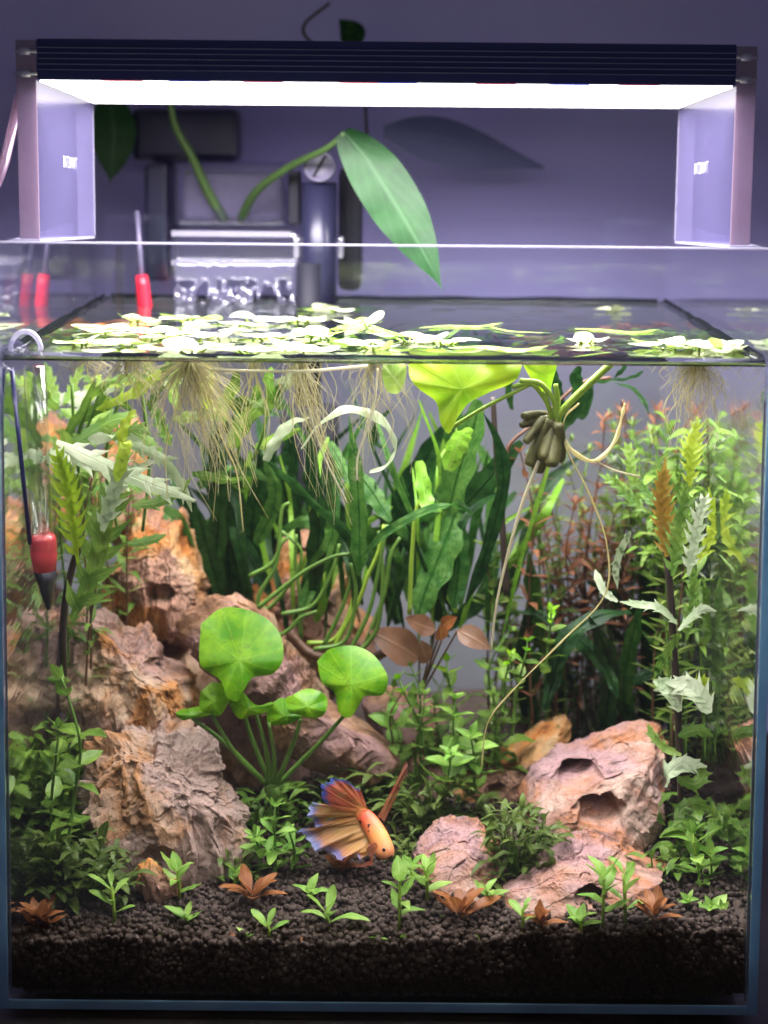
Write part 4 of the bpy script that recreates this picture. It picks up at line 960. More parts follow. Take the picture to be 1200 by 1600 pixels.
lobeleaf(lf, [(60,720),(100,708),(130,722),(165,735)], 46, .12, 'pinnw', 4, .35, .5, (.2, .7, 1))
lobeleaf(lf, [(205,790),(245,785),(275,770),(300,745)], 40, .10, 'pinn', 4, .35, .5, (.2, .7, 1))
lobeleaf(lf, [(120,690),(150,670),(180,655),(215,650)], 44, .14, 'pinn', 4, .4, .5, (.2, .6, 1))
lobeleaf(lf, [(95,640),(120,650),(150,655),(178,640)], 36, .16, 'pinn', 4, .4, .5, (.2, .6, 1))
lobeleaf(lf, [(150,640),(185,625),(215,610),(240,598)], 34, .12, 'pinny', 4, .35, .5, (.3, .6, 1))
lobeleaf(lf, [(270,655),(310,650),(345,640),(370,600)], 40, .13, 'stemleaf', 4, .4, .5, (.3, .6, 1))
lobeleaf(lf, [(200,850),(230,845),(260,835)], 30, .10, 'pinn', 3, .4, .5, (.2, .7, 1))
lc = thing('feather_leaf_plant', 'lacy pale leaves massed before the stone tip at the upper left', 'plant', P(170, 760, .15))
ry = random.Random(21)
for _ in range(20):
    x = ry.uniform(30, 290); y = ry.uniform(600, 800); a = ry.uniform(-.5, .5) if ry.random() < .7 else ry.uniform(.9, 2.1); l = ry.uniform(60, 115)*(1 if ry.random() < .6 else -1); q_ = ry.uniform(-14, 14)
    lobeleaf(lc, [(x, y), (x+l*.35*math.cos(a), y-abs(l)*.35*math.sin(a)-q_), (x+l*.7*math.cos(a), y-abs(l)*.7*math.sin(a)-q_*.8), (x+l*math.cos(a), y-abs(l)*math.sin(a)+6)], ry.uniform(26, 42), ry.uniform(.10, .22), ry.choice(['pinnw', 'pinn', 'pinn', 'stemleaf', 'pinny']), 5, .32, .6, (.2, .6, 1) if abs(math.sin(a)) < .6 else (1, -.2, .1))
for _ in range(4):
    x = ry.uniform(60, 260); part('stem', tube(smooth([P(x, 830, .17), P(x+ry.uniform(-20, 20), 720, .16), P(x+ry.uniform(-30, 30), 600, .15)], 6), .0011, 6), M['stem'], lc)
rf = thing('feather_leaf_plant', 'pale feather-leaved plant climbing beside the right glass', 'plant', P(1060, 1250, .09))
part('stem', tube(smooth([P(1065,1260,.09),P(1060,1130,.09),P(1052,1000,.09),P(1045,900,.09),P(1030,780,.10)], 6), .0022, 8), M['stemd'], rf)
for a in ([[(1062,1112),(1050,1085),(1040,1072),(1020,1064)],44,.075,'pinnw',4,.5,.4,(.2,.7,1)], [[(1108,1115),(1095,1090),(1075,1072),(1040,1066)],64,.07,'pinnw',5,.4,.5,(.3,.7,1)],
          [[(1040,1230),(1048,1205),(1070,1192),(1105,1198)],46,.07,'pinnw',5,.4,.5,(.3,.7,1)], [[(1062,990),(1045,1015),(1030,1040),(1022,1060)],30,.08,'pinn',4,.35,.5,(1,-.2,.1)], [[(1058,975),(1030,950),(1000,945),(968,940)],26,.085,'pinnw',4,.4,.5,(.2,.7,1)],
          [[(1060,985),(1085,960),(1100,950),(1120,955)],24,.08,'pinnw',4,.4,.5,(.2,.7,1)], [[(965,940),(945,925),(935,905),(930,890)],20,.09,'pinnw',3,.5,.4,(1,-.2,.1)],
          [[(1050,900),(1060,850),(1068,800),(1075,745)],62,.08,'pinn',8,.22,.7,(1,-.2,.1)], [[(1042,870),(1038,820),(1035,770),(1040,715)],54,.085,'pinno',8,.3,.7,(1,-.2,.1)], [[(1075,900),(1085,850),(1095,800),(1108,770)],46,.07,'pinnw',7,.25,.7,(1,-.2,.1)],
          [[(1078,760),(1080,720),(1085,690),(1090,650)],56,.09,'pinny',7,.2,.7,(1,-.2,.1)], [[(985,830),(970,860),(962,890),(965,920)],24,.10,'pinnw',4,.4,.5,(1,-.2,.1)], [[(1010,800),(985,780),(960,755),(935,740)],34,.11,'pinn',5,.3,.5,(.3,.6,1)],
          [[(1000,760),(985,735),(985,710),(975,690)],38,.12,'pinn',5,.3,.5,(1,-.2,.1)], [[(1020,790),(1010,770),(990,745)],30,.12,'pinn',4,.3,.5,(1,-.2,.1)], [[(1060,1150),(1090,1140),(1115,1150)],34,.08,'pinn',4,.4,.5,(.3,.6,1)],
          [[(1058,1215),(1085,1225),(1100,1210),(1105,1195)],38,.075,'pinn',4,.4,.5,(.3,.6,1)], [[(1055,1280),(1070,1260),(1090,1255),(1110,1262)],36,.07,'stemleaf',4,.45,.5,(.3,.6,1)], [[(1075,1090),(1092,1070),(1110,1060)],34,.09,'pinny',3,.4,.5,(.3,.6,1)],
          [[(1065,1180),(1040,1170),(1020,1150),(1012,1130)],26,.08,'pinn',4,.4,.5,(.3,.6,1)], [[(1050,1240),(1035,1250),(1030,1275),(1040,1290)],28,.08,'pinn',3,.4,.5,(.3,.6,1)], [[(1072,1000),(1080,960),(1085,920),(1082,880)],40,.10,'pinn',6,.25,.7,(1,-.2,.1)], [[(1090,880),(1110,840),(1125,800),(1130,760)],44,.12,'pinny',6,.25,.7,(1,-.2,.1)],[[(1100,1010),(1115,960),(1120,900)],44,.13,'pinn',6,.25,.7,(1,-.2,.1)]):
    lobeleaf(rf, a[0], a[1], a[2], a[3], a[4], a[5], a[6], a[7])

# ------------------------------------------------------------------ stem plants with single leaves as parts
LEAF = {}
for kind, ratio in (('ovate', .50), ('lance', .26), ('spat', .36), ('needle', .13)):
    LEAF[kind] = [unit_leaf('lance' if kind == 'needle' else kind, ratio*f, dr, fo, wa) for f, dr, fo, wa in ((1, .15, .25, .05), (.9, .35, .2, .08), (1.1, .05, .3, .04), (.95, -.12, .25, .10))]
LM = {}
def lmesh(kind, mt, rnd):
    k = rnd.randrange(4); key = (kind, k, mt)
    if key not in LM:
        me = LEAF[kind][k].copy(); me.materials.append(M[mt]); LM[key] = me
    return LM[key]
def stem_on(root, pts, Y, nodes, L, kind, mt, smat, per=2, up=.6, rnd=None, top=None, taper=.5, r=.0011, t0=.1, clear=False):
    path = smooth([P(x, y, Y+.004*math.sin(i*2.1)) for i, (x, y) in enumerate(pts)], 8); n_ = len(path)
    part('stem', tube(path, lambda t: r*(1-.5*t), 6), M[smat], root)
    for k in range(nodes):
        t = t0+(1-t0)*k/max(1, nodes-1); i = min(n_-2, int(t*(n_-1))); p = path[i]; tan = (path[i+1]-path[max(0, i-1)]).normalized()
        a0 = k*1.571+rnd.uniform(-.5, .5)+.5
        l = L*(1-(1-taper)*max(0, t-.55)/.45)*rnd.uniform(.75, 1.15)
        for j in range(per + (2 if k == nodes-1 else 0)):
            a = a0+6.283*j/(per+(2 if k == nodes-1 else 0)); o1 = tan.orthogonal().normalized(); o2 = tan.cross(o1)
            out = o1*math.cos(a)+o2*math.sin(a); u = up+(.5 if k == nodes-1 else 0)+rnd.uniform(-.25, .25)
            d = (out+tan*u).normalized()
            m_ = mt if not (top and t > .72) else top
            inst('leaf', lmesh(kind, m_, rnd), frame(p, d, tan, l), root)
SP = [  # name, label, stems [(pts,Y)], nodes, leaf mm, kind, material, stem material, per, up, top
 ('stem_plant','broad-leaved stem plant by the left glass in front of the brown stone',[([(105,1330),(118,1230),(125,1160),(100,1070),(95,1062)],.05),([(85,1340),(80,1260),(88,1180),(92,1130)],.055)],7,15,'ovate','stemleaf','stem',2,.35,'pinn'),
 ('stem_plant','bright leafy stem plant in the middle behind the fish',[([(710,1230),(712,1180),(708,1130),(712,1088)],.15),([(740,1240),(742,1190),(735,1150)],.14),([(690,1250),(700,1215),(705,1175)],.13)],5,16,'ovate','stemleaf','stem',2,.35,'seed'),
 ('stem_plant','leafy stem with yellow green tip beside the second lily leaf',[([(665,1180),(655,1130),(635,1090),(622,1058)],.16)],5,12,'ovate','stemleaf','stem',2,.4,'lily'),
 ('stem_plant','leafy stem with pale tip below the brown leaves',[([(720,1150),(710,1100),(700,1060),(698,1030)],.185)],5,13,'ovate','stemleaf','stem',2,.4,'lilyyel'),
 ('stem_plant','small-leaved bright shoot in front of the red stems',[([(800,1150),(808,1080),(820,1030),(825,1000)],.16),([(850,1060),(858,1000),(862,950)],.17),([(785,1120),(790,1060),(800,1020)],.165)],6,9.5,'ovate','stemleaf','stem',2,.4,'lily'),
 ('stem_plant','tall dark stem with light green leaves left of the red stems',[([(780,1180),(770,1100),(765,1040),(800,980)],.19),([(765,1200),(775,1140),(770,1080)],.175)],6,12,'ovate','stemleaf','stem',2,.4,'pinn'),
 ('stem_plant','leafy stem plant at the right front with broad bright leaves',[([(1092,1400),(1092,1360),(1085,1325),(1082,1300)],.06),([(1108,1405),(1112,1370),(1110,1330)],.065)],5,14,'ovate','seed','stemy',2,.5,'seed'),
 ('stem_plant','bushy young plant at the right front corner',[([(1112,1455),(1112,1435),(1110,1415)],.028),([(1090,1450),(1085,1432),(1075,1405)],.032),([(1125,1455),(1125,1440),(1130,1418)],.03)],4,11.5,'ovate','seed','stemy',3,.3,'seed'),
 ('stem_plant','full green plant in front of the lily plant, left of the fish',[([(430,1370),(430,1330),(428,1290),(430,1258)],.075),([(405,1365),(405,1330),(398,1305)],.078),([(455,1360),(460,1330),(452,1300)],.08)],5,12,'spat','seed','stem',3,.4,'seed'),
]
for i, (nm, lab, stems, nd_, L, kind, mt, sm, per, up, top) in enumerate(SP):
    rnd = random.Random(40+i); b = P(*stems[0][0][0], stems[0][1]); t = thing(nm, lab, 'plant', b, 'leafy stem plants')
    for (pts, Y) in stems: stem_on(t, pts, Y, nd_, L*.00140, kind, mt, sm, per, up, rnd, top)
# red-brown stems at the right back
RS = [([(870,1080),(875,980),(868,900),(850,820),(835,760)],.25),([(900,1090),(905,1000),(915,900),(925,800),(940,720),(945,650)],.26),([(930,1080),(925,980),(900,900),(870,830),(860,780)],.24),
      ([(960,1080),(960,980),(955,880),(965,780),(985,700),(975,640)],.28),([(890,1000),(930,920),(950,850),(960,800)],.23),([(985,1090),(990,1000),(1000,900),(1010,820)],.27),([(850,1050),(845,960),(830,880),(840,830)],.27),([(920,1060),(940,960),(985,880),(1000,800),(1020,680),(1030,640)],.29),([(1030,1080),(1035,980),(1030,900)],.28)]
RS += [([(880,1060),(890,960),(885,860),(900,780)],.22),([(945,1070),(935,960),(930,870),(905,790),(890,740)],.29),([(975,1090),(980,980),(975,900),(945,830)],.25),([(1005,1080),(1000,960),(1015,860),(1000,760)],.3)]
RL = ['red-brown stem plant bending left below the tubers','red-brown stem plant rising to the surface below the pale root','red-brown stem plant crossing in front of its neighbours','tall feathery red stem reaching up near the green fern tip','slanting red stem nearest the front of the red thicket','red stem just left of the feather-leaved climber','short red stem at the left edge of the red thicket','tall green-tipped stem at the back right','dull red stem at the right end of the thicket','red stem right under the tubers, in front of the thicket','faint red stem deep in the thicket','leaning red stem right of the thicket middle','dim red stem behind the feather-leaved climber']
for i, ((pts, Y), lab) in enumerate(zip(RS, RL)):
    rnd = random.Random(70+i); t = thing('red_stem_plant', lab, 'plant', P(*pts[0], Y), 'thin red-brown stems at the back right')
    stem_on(t, pts, Y, 13, .021, 'lance', 'rotala' if i != 7 else 'rotalag', 'stemb', 3, .3, rnd, 'rotala' if i % 2 else 'rotalag', .6, .0009, .12)
CL = [('fine_stem_clump', 'dense clump of fine green stems along the right glass', (1040, 1165, 1200, 640, .12, .30), 20, .019, 'lance', ['pinn', 'olive', 'stemleaf', 'pinnw', 'rotalag'], 14),
      ('fine_stem_clump', 'clump of thin green stems at the left glass behind the thermometer', (15, 150, 1120, 620, .14, .28), 13, .018, 'lance', ['pinn', 'olive', 'stemleaf', 'pinnw'], 13),
      ('fine_stem_clump', 'clump of small-leaved stems at the back between fern and red stems', (760, 880, 1150, 820, .20, .31), 12, .014, 'ovate', ['stemleaf', 'olive', 'pinn'], 10),
      ('fine_stem_clump', 'clump of fine stems at the back right behind the holed stone', (835, 1060, 1140, 610, .21, .32), 24, .018, 'lance', ['rotala', 'olive', 'rotalag', 'rotala'], 13),
      ('fine_stem_clump', 'low clump of leafy stems right of the middle in front of the slab', (600, 690, 1230, 1030, .16, .22), 5, .014, 'ovate', ['stemleaf', 'seed'], 7)]
for ci, (nm, lab, (xa, xb, yb, yt, Ya, Yb), ns, L, kind, mts, nd_) in enumerate(CL):
    rnd = random.Random(500+ci); t = thing(nm, lab, 'plant', P((xa+xb)/2, yb, (Ya+Yb)/2), 'clumps of fine stems')
    for q_ in range(ns):
        xb_ = xa+(xb-xa)*(q_+.5)/ns+rnd.uniform(-12, 12); tp = yt+(yb-yt)*rnd.uniform(0, .45); ln = rnd.uniform(-35, 35)
        stem_on(t, [(xb_, yb+rnd.uniform(-20, 20)), (xb_+ln*.3, yb+(tp-yb)*.4), (xb_+ln*.5+rnd.uniform(-15, 15), yb+(tp-yb)*.75), (xb_+ln, tp)], rnd.uniform(Ya, Yb), nd_, L*rnd.uniform(.8, 1.15), kind, rnd.choice(mts), 'stemb' if rnd.random() < .5 else 'stem', 2, .45, rnd, None, .55, .0009, .1)
# dull brown round leaves in the middle
bl = thing('brown_leaf_plant', 'plant with dull brown oval leaves under the fern', 'plant', P(650, 1090, .2))
for (x, y, ex, ey, L, Y, k) in ((655,1030,585,985,.030,.19,'brownd'),(680,985,632,968,.020,.175,'brownd'),(668,1035,655,1000,.018,.165,'brownd'),(690,980,712,965,.010,.17,'brown'),(715,985,765,1010,.022,.17,'brownd'),(690,1000,688,978,.010,.165,'brown')):
    a, b = P(x, y, Y), P(ex, ey, Y-.006); rnd = random.Random(x)
    inst('leaf', lmesh('ovate', k, rnd), frame(a, b-a, V((.1, -.8, .6)), (b-a).length*1.05, (b-a).length*1.35), bl)
    part('stalk', tube(smooth([P(655, 1090, .2), P((x+655)/2, (y+1090)/2, Y+.01), a], 5), .0007, 5), M['stemb'], bl)
# foreground seedlings
def rosette(name, lab, px, py, L, n_, kind, mt, up, seed, group, h=.0, spread=1.0, z=None, stemn=0):
    rnd = random.Random(seed); b = PZ(px, py, .040); b = PZ(px, py, soilz(b.x, max(b.y, yi0))+.001); b.y = max(b.y, yi0+.006)
    t = thing(name, lab, 'plant', b, group)
    top = b+V((rnd.uniform(-.002, .002), 0, h))
    if h: part('stem', tube([b+V((0, 0, -.004)), b.lerp(top, .5), top], .0010, 6), M['stemy'] if mt != 'brown' else M['stemb'], t)
    for k in range(n_):
        a = 2.4*k+rnd.uniform(-.4, .4); f = k/max(1, n_-1); u = up*(1+f*1.6)*rnd.uniform(.75, 1.25)
        p = b.lerp(top, min(1, .25+f)) if h else b+V((0, 0, .001))
        d = V((math.cos(a)*spread, math.sin(a)*spread, u)).normalized()
        l = L*rnd.uniform(.7, 1.15)*(1-.25*f)
        if p.y+d.y*l < yi0+.003: d.y = (yi0+.003-p.y)/l; d.normalize()
        inst('leaf', lmesh(kind, mt, rnd), frame(p, d, V((0, 0, 1)) if abs(d.z) < .95 else V((0, 1, 0)), l), t)
    return t
GS = [(180,1440,.0125,7,.020,'two-tiered green seedling left of the orange stone'),(282,1405,.012,7,.017,'green seedling growing against the small orange stone'),(288,1442,.010,5,.004,'low green seedling in front of the small orange stone'),
      (422,1458,.011,5,.004,'three-leaved green seedling low in the left middle'),(385,1466,.006,3,.002,'tiny green sprout left of the three-leaved seedling'),(484,1402,.011,4,.003,'green seedling behind the large pointed one'),(515,1448,.0145,6,.008,'large pointed green seedling in the centre front'),
      (624,1448,.0125,8,.026,'tall green seedling below the fish head'),(668,1405,.0105,7,.018,'slim green seedling in front of the rose pink stone'),(590,1470,.005,2,.001,'curled scrap of sprout left of the tall seedling foot'),(632,1470,.0065,3,.001,'tiny pale sprout right of the tall seedling foot'),
      (760,1408,.009,5,.006,'green seedling between rose pink stone and ridged slab'),(818,1450,.010,5,.010,'green seedling at the front edge of the ridged slab'),(912,1460,.010,5,.003,'low bright seedling in front of the ridged slab'),(942,1442,.0135,7,.026,'tall seedling with pointed leaves before the ridged slab, the left one'),(978,1440,.0135,7,.027,'tall seedling with pointed leaves before the ridged slab, the right one'),
      (365,1385,.008,6,.008,'small green seedling behind the left brown plant'),(640,1385,.010,5,.012,'seedling under the fish mouth')]
for i, (x, y, L, n_, h, lab) in enumerate(GS): rosette('seedling', lab, x, y, L*1.45, n_, 'ovate' if i % 3 else 'spat', 'seed', .45, 200+i, 'small green seedlings in the soil', h)
BS = [(60,1452,.017,10,'reddish brown rosette in the left front corner'),(395,1412,.016,8,'reddish brown rosette in the left middle of the soil'),(530,1365,.013,7,'brown rosette directly beneath the fish'),(722,1438,.017,9,'copper brown rosette in front of the rose pink stone'),(850,1462,.012,6,'brown rosette at the foot of the ridged slab'),(1025,1448,.014,9,'tan brown rosette right of the tall seedlings')]
for i, (x, y, L, n_, lab) in enumerate(BS): rosette('brown_rosette', lab, x, y, L*1.35, n_+2, 'spat' if i % 2 else 'ovate', 'brown', .5, 300+i, 'brown leafed rosettes in the soil', .005)
# thickets of fine leaves (joined foliage)
def bush(lab, boxes, n_, L, ratio, mt, seed, up=.5, spread=1.0):
    rnd = random.Random(seed); (x0, y0, x1, y1, Ya, Yb) = boxes
    t = thing('bushy_plant', lab, 'plant', P((x0+x1)/2, y1, (Ya+Yb)/2), 'low bushy plants'); q = []; st = []
    L *= 1.35; n_ = int(n_*1.5)
    for k in range(n_):
        u = rnd.random(); x = x0+(x1-x0)*u; y = y0+(y1-y0)*(rnd.random()**.8)*(1-.0*u); 
        e = abs(u-.5)*2; y = y1-(y1-y)*(1-.45*e*e)
        p = P(x, y, rnd.uniform(Ya, Yb)); d = V((rnd.uniform(-1, 1)*spread, rnd.uniform(-1, .6), rnd.uniform(-.3, 1)*up+.1)).normalized(); l = L*rnd.uniform(.5, 1.2)
        p.y = max(p.y, yi0+.012)
        q.append(blade([p, p+d*l*.5+V((0, 0, l*.08)), p+d*l+V((0, 0, -l*.15))], lambda t, l=l: l*ratio*.5*max(.05, math.sin(math.pi*(t*.9+.05))), side=tuple(d.cross(V((0, rnd.uniform(-.3, .3), 1)))), across=3, fold=.25, k=3))
        if k % 6 == 0: st.append(tube([P(x0+(x1-x0)*(.25+u*.5), y1+4, (Ya+Yb)/2), p.lerp(P((x0+x1)/2, y1, (Ya+Yb)/2), .4), p], .0005, 4, cap=False))
    part('foliage', join(*q), M[mt], t, kind='stuff'); part('stems', join(*st), M['stem'], t, kind='stuff')
bush('dull green thicket at the left front below the broad-leaved stem', (10,1295,205,1405,.035,.08), 210, .013, .34, 'olive', 1)
bush('tuft of olive leaves growing over the rose pink stone', (755,1255,872,1385,.06,.10), 170, .012, .24, 'olive', 2, .9)
bush('olive undergrowth behind the fish', (610,1215,760,1310,.12,.17), 150, .013, .25, 'olive', 3)
bush('green undergrowth below the lily plant', (370,1225,500,1330,.12,.16), 110, .013, .32, 'stemleaf', 4)
bush('green thicket along the right glass behind the leafy stem', (1035,1265,1165,1390,.08,.16), 130, .015, .34, 'stemleaf', 5)
bush('green leaves in the dark behind the middle stems', (640,1130,810,1240,.18,.24), 120, .014, .42, 'stemleaf', 6)
bush('dim thicket at the back between fern and red stems', (800,1000,1040,1150,.26,.31), 200, .014, .22, 'olive', 7)
bush('mossy leaf mass low at the left back corner', (15,1130,130,1300,.10,.18), 90, .016, .36, 'stemleaf', 8)
bush('thin moss at the left foot of the rose pink stone', (612,1296,660,1345,.095,.115), 40, .008, .25, 'olive', 11)
bush('small green sprigs between the holed stone and the ridged slab', (985,1330,1062,1385,.06,.09), 45, .010, .35, 'stemleaf', 12)
bush('sprigs along the top of the ridged slab', (860,1300,935,1340,.075,.095), 36, .007, .3, 'olive', 13)
bush('dark ground leaves at the foot of the mauve slab', (500,1190,640,1270,.14,.18), 90, .012, .3, 'olive', 14)
bush('sparse undergrowth left of the tall front left stone foot', (330,1330,400,1385,.07,.09), 40, .009, .35, 'olive', 9)
bush('feathery green mass near the right back corner', (1050,640,1165,900,.16,.28), 150, .018, .25, 'pinn', 10)

# ------------------------------------------------------------------ the fish
def fishmat(name, stops, rays=60, trans=.45, clear=.26):
    m, nt, out = newmat(name)
    uv = N(nt, 'ShaderNodeUVMap'); sp_ = N(nt, 'ShaderNodeSeparateXYZ', {0: uv})
    nz = N(nt, 'ShaderNodeTexNoise', {'Vector': N(nt, 'ShaderNodeMapping', {0: uv, 3: (rays*.5, 1.2, 1)}), 'Scale': 1.0, 'Detail': 3.0})
    v = math_(nt, 'ADD', sp_.outputs[1], math_(nt, 'MULTIPLY_ADD', nz, .36, -.18))
    c = ramp(nt, v, stops)
    ry = math_(nt, 'MULTIPLY_ADD', math_(nt, 'SINE', math_(nt, 'MULTIPLY', sp_.outputs[0], rays*3.14)), .09, .92)
    c2 = mixc(nt, 1.0, c, N(nt, 'ShaderNodeCombineColor', {0: ry, 1: ry, 2: ry}), 'MULTIPLY')
    b = N(nt, 'ShaderNodeBsdfPrincipled', {'Base Color': (c2, 2), 'Roughness': .4}); t = N(nt, 'ShaderNodeBsdfTranslucent', {'Color': (c2, 2)})
    a = N(nt, 'ShaderNodeMixShader', {0: trans, 1: b, 2: t}); tr = N(nt, 'ShaderNodeBsdfTransparent')
    f = N(nt, 'ShaderNodeMixShader', {0: clear, 1: a, 2: tr}); nt.links.new(f.outputs[0], out.inputs[0]); return m
MF1 = fishmat('fin_red', [(0, (.80, .36, .12)), (.3, (.72, .22, .10)), (.82, (.62, .14, .10)), (.94, (.07, .11, .50)), (1, (.08, .16, .6))])
MF2 = fishmat('fin_orange', [(0, (.88, .44, .12)), (.45, (.80, .46, .16)), (.80, (.74, .34, .16)), (.92, (.24, .24, .58)), (1, (.34, .38, .75))])
MF3 = fishmat('fin_dorsal', [(0, (.55, .20, .10)), (.5, (.55, .14, .08)), (1, (.40, .16, .12))])
def fishbody():
    m, nt, out = newmat('fish_skin')
    uv = N(nt, 'ShaderNodeUVMap'); sp_ = N(nt, 'ShaderNodeSeparateXYZ', {0: uv})
    g = N(nt, 'ShaderNodeNewGeometry')
    n1 = N(nt, 'ShaderNodeTexNoise', {'Vector': (g, 'Position'), 'Scale': 170.0, 'Detail': 2.0})
    c = ramp(nt, sp_.outputs[1], [(0, (.62, .26, .08)), (.18, (.75, .10, .05)), (.34, (.72, .16, .06)), (.5, (.80, .30, .08)), (.85, (.62, .22, .10)), (1, (.40, .20, .20))])
    dk = ramp(nt, n1, [(.63, (1, 1, 1)), (.67, (.05, .03, .03))])
    c2 = mixc(nt, 1.0, c, dk, 'MULTIPLY')
    vo = N(nt, 'ShaderNodeTexVoronoi', {'Vector': (g, 'Position'), 'Scale': 900.0}); bp = N(nt, 'ShaderNodeBump', {'Strength': .3, 'Distance': .0004, 'Height': vo})
    b = N(nt, 'ShaderNodeBsdfPrincipled', {'Base Color': (c2, 2), 'Roughness': .5, 'Normal': bp, 'Subsurface Weight': .15, 'Subsurface Radius': (.003, .001, .0005)})
    nt.links.new(b.outputs[0], out.inputs[0]); return m
fish = thing('fish', 'orange fighting fish with red and blue trailing fins, nosing down to the soil', 'fish', P(590, 1345, .072))
ax = smooth([P(561,1270,.092), P(573,1279,.087), P(585,1296,.081), P(596,1318,.075), P(603,1334,.071), P(606,1343,.070)], 6); na = len(ax)
rw = lambda t: (.0030, .0050, .0074, .0080, .0070, .0048, .0012)
prf = [(0, .0030), (.12, .0048), (.35, .0056), (.55, .0062), (.75, .0058), (.9, .0044), (.97, .0028), (1, .0008)]
def ip(t):
    for (a, x), (b, y) in zip(prf, prf[1:]):
        if t <= b: return x+(y-x)*(t-a)/(b-a)
    return prf[-1][1]
fvs, ffs, fuv = [], [], []; NR = 20
for i, p in enumerate(ax):
    t = i/(na-1); tan = (ax[min(i+1, na-1)]-ax[max(0, i-1)]).normalized(); up_ = V((.9, .1, .55)); up_ = (up_-tan*up_.dot(tan)).normalized(); sd = tan.cross(up_)
    for k in range(NR):
        a = 6.283*k/NR; fvs.append(p+up_*math.cos(a)*ip(t)*1.0+sd*math.sin(a)*ip(t)*.66); fuv.append((k/NR, t))
for i in range(na-1):
    for k in range(NR): ffs.append((i*NR+k, i*NR+(k+1) % NR, (i+1)*NR+(k+1) % NR, (i+1)*NR+k))
ffs += [tuple(range(NR))[::-1], tuple((na-1)*NR+k for k in range(NR))]
part('body', (fvs, ffs, fuv), fishbody(), fish)
def fan(rootp, tipp, nu=44, nv=12, ruf=.002, rag=.12, seed=1):
    A = smooth(rootp, 10); B = smooth(tipp, 10); vs, fs, uv = [], [], []
    s_ = lambda L, u: L[min(len(L)-1, int(u*(len(L)-1)))].lerp(L[min(len(L)-1, int(u*(len(L)-1))+1)], u*(len(L)-1)-int(u*(len(L)-1)))
    rnd = random.Random(seed)
    for i in range(nu+1):
        u = i/nu; a, b = s_(A, u), s_(B, u); e = 1-rag*rnd.random()*(1 if i % 2 else .3)
        for j in range(nv+1):
            v = j/nv; q = a.lerp(b, v*e); q.y += ruf*1.8*v*math.sin(u*17+v*3+seed)+ruf*.8*v*math.sin(u*37+v*2+seed); q.z += .0015*math.sin(v*3.1)*math.sin(u*5)
            vs.append(q); uv.append((u, v))
    for i in range(nu):
        for j in range(nv):
            k = i*(nv+1)+j; fs.append((k, k+1, k+nv+2, k+nv+1))
    return vs, fs, uv
F_ = lambda l: [P(x, y, Y) for (x, y, Y) in l]
part('tail_fin', fan(F_([(576,1270,.088),(570,1264,.09),(562,1266,.092)]), F_([(560,1226,.085),(535,1219,.084),(503,1219,.083),(500,1232,.084),(504,1248,.087),(508,1258,.09)]), seed=1), MF1, fish)
part('tail_fin', fan(F_([(562,1266,.092),(560,1272,.092),(560,1278,.09)]), F_([(492,1252,.09),(480,1262,.088),(482,1282,.084),(498,1288,.084),(520,1280,.086)]), nu=30, seed=2), MF2, fish)
part('anal_fin', fan(F_([(563,1276,.09),(570,1290,.086),(576,1310,.08),(578,1334,.074)]), F_([(462,1297,.084),(478,1312,.078),(500,1330,.074),(522,1337,.07),(545,1336,.068),(562,1336,.07)]), seed=3, ruf=.003, rag=.08), MF2, fish)
part('dorsal_fin', fan(F_([(590,1276,.084),(597,1280,.083),(600,1284,.082)]), F_([(634,1190,.094),(638,1196,.093),(636,1206,.093),(628,1222,.092)]), nu=14, seed=4, ruf=.0008, rag=.03), MF3, fish)
part('pelvic_fin', blade(F_([(578,1334,.07),(582,1346,.064),(570,1351,.062),(555,1353,.06)]), lambda t: .0020*(1-t)+.0003, side=(0, .4, 1)), MF3, fish)
part('pelvic_fin', blade(F_([(574,1332,.078),(560,1336,.08),(545,1340,.082),(530,1350,.082)]), lambda t: .0014*(1-t)+.0002, side=(0, .4, 1)), MF2, fish)
part('pectoral_fin', fan(F_([(588,1316,.066),(590,1322,.066)]), F_([(574,1322,.058),(572,1332,.058),(578,1338,.06)]), nu=14, nv=6, seed=6, ruf=.0006), MF3, fish)
part('eye', lathe([(.0001, -.0002), (.0011, .0002), (.0008, .0007), (.0001, .0009)], P(600, 1327, .0665)+V((0, -.0008, 0)), 14, V((-.3, -1, .1))), M['black'], fish)

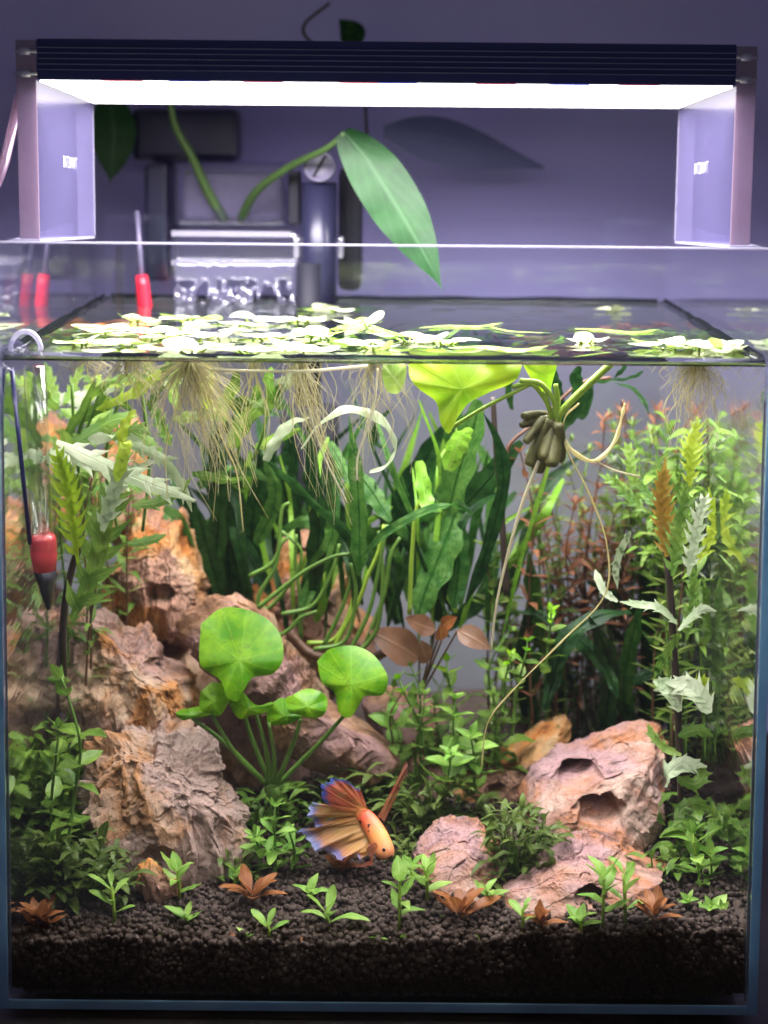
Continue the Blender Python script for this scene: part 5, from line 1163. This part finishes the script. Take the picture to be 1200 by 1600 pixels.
# ------------------------------------------------------------------ leaf scraps on the soil
rnd = random.Random(9)
for (px, py, lb) in ((585,1492,'tiny leaf scrap on the soil below the fish, near the glass'),(470,1470,'tiny leaf scrap on the soil left of the large pointed seedling'),(362,1462,'tiny leaf scrap on the soil left of the tiny green sprout'),(745,1466,'tiny leaf scrap on the soil in front of the copper brown rosette'),(905,1490,'tiny leaf scrap at the glass below the ridged slab'),(250,1462,'tiny leaf scrap on the soil left of the low green seedling'),(690,1432,'tiny leaf scrap on the soil left of the copper brown rosette'),(1010,1478,'tiny leaf scrap on the soil before the tan brown rosette')):
    b = PZ(px, py, .040); b = PZ(px, min(py, 1478), soilz(b.x, max(b.y, yi0))+.0028); b.y = max(b.y, yi0+.004); a = rnd.uniform(0, 6.28); d = V((math.cos(a), math.sin(a)*.4, .15))*.0035
    setp(part('leaf_scrap', blade([b-d, b+V((0, 0, .0008)), b+d], lambda t: .0013*max(.1, math.sin(3.1*t)), side=(math.sin(a), math.cos(a), .3), across=3, k=3), M[rnd.choice(['brown', 'ferny', 'olive'])]), lb, 'leaf scrap', 'leaf scraps on the soil')

# ------------------------------------------------------------------ keep everything that grows in the tank inside its glass
LX, LY0_, LY1_ = xi-.0013, yi0+.0006, yi1-.0013
for o in list(C.objects):
    r = o
    while r.parent: r = r.parent
    if o.type != 'MESH' or r.name.startswith('houseplant') or r.get('category') not in ('plant', 'fern', 'floating plant', 'root', 'leaf', 'stem', 'stone', 'leaf scrap'): continue
    if o.data.users > 1 or (o.parent and o.name not in OFF):
        m = o.matrix_basis.copy(); off = OFF[o.parent.name]; bx = m.translation+off
        if abs(bx.x) > LX:
            s_ = 1 if bx.x > 0 else -1; m = Matrix.Translation(V((2*s_*LX-2*off.x, 0, 0))) @ Matrix.Diagonal((-1, 1, 1, 1)) @ m
        ext = [m @ v.co + off for v in o.data.vertices]
        hi, lo = max(e.x for e in ext), min(e.x for e in ext)
        if hi > LX: m.translation.x -= hi-LX
        if lo < -LX: m.translation.x += -LX-lo
        hi, lo = max(e.y for e in ext), min(e.y for e in ext)
        if hi > LY1_: m.translation.y -= hi-LY1_
        if lo < LY0_: m.translation.y += LY0_-lo
        o.matrix_basis = m
    else:
        off = OFF[o.name]; n_ = len(o.data.vertices); a = np.empty(n_*3); o.data.vertices.foreach_get('co', a); a = a.reshape(-1, 3)
        x = a[:, 0]+off.x; y = a[:, 1]+off.y
        if r.get('category') == 'stone': x = np.clip(x, -LX, LX)
        else:
            x = np.where(x > LX, 2*LX-x, x); x = np.where(x < -LX, -2*LX-x, x)
        y = np.where(y > LY1_, 2*LY1_-y, y); y = np.maximum(y, LY0_)
        a[:, 0] = x-off.x; a[:, 1] = y-off.y
        o.data.vertices.foreach_set('co', a.ravel()); o.data.update()
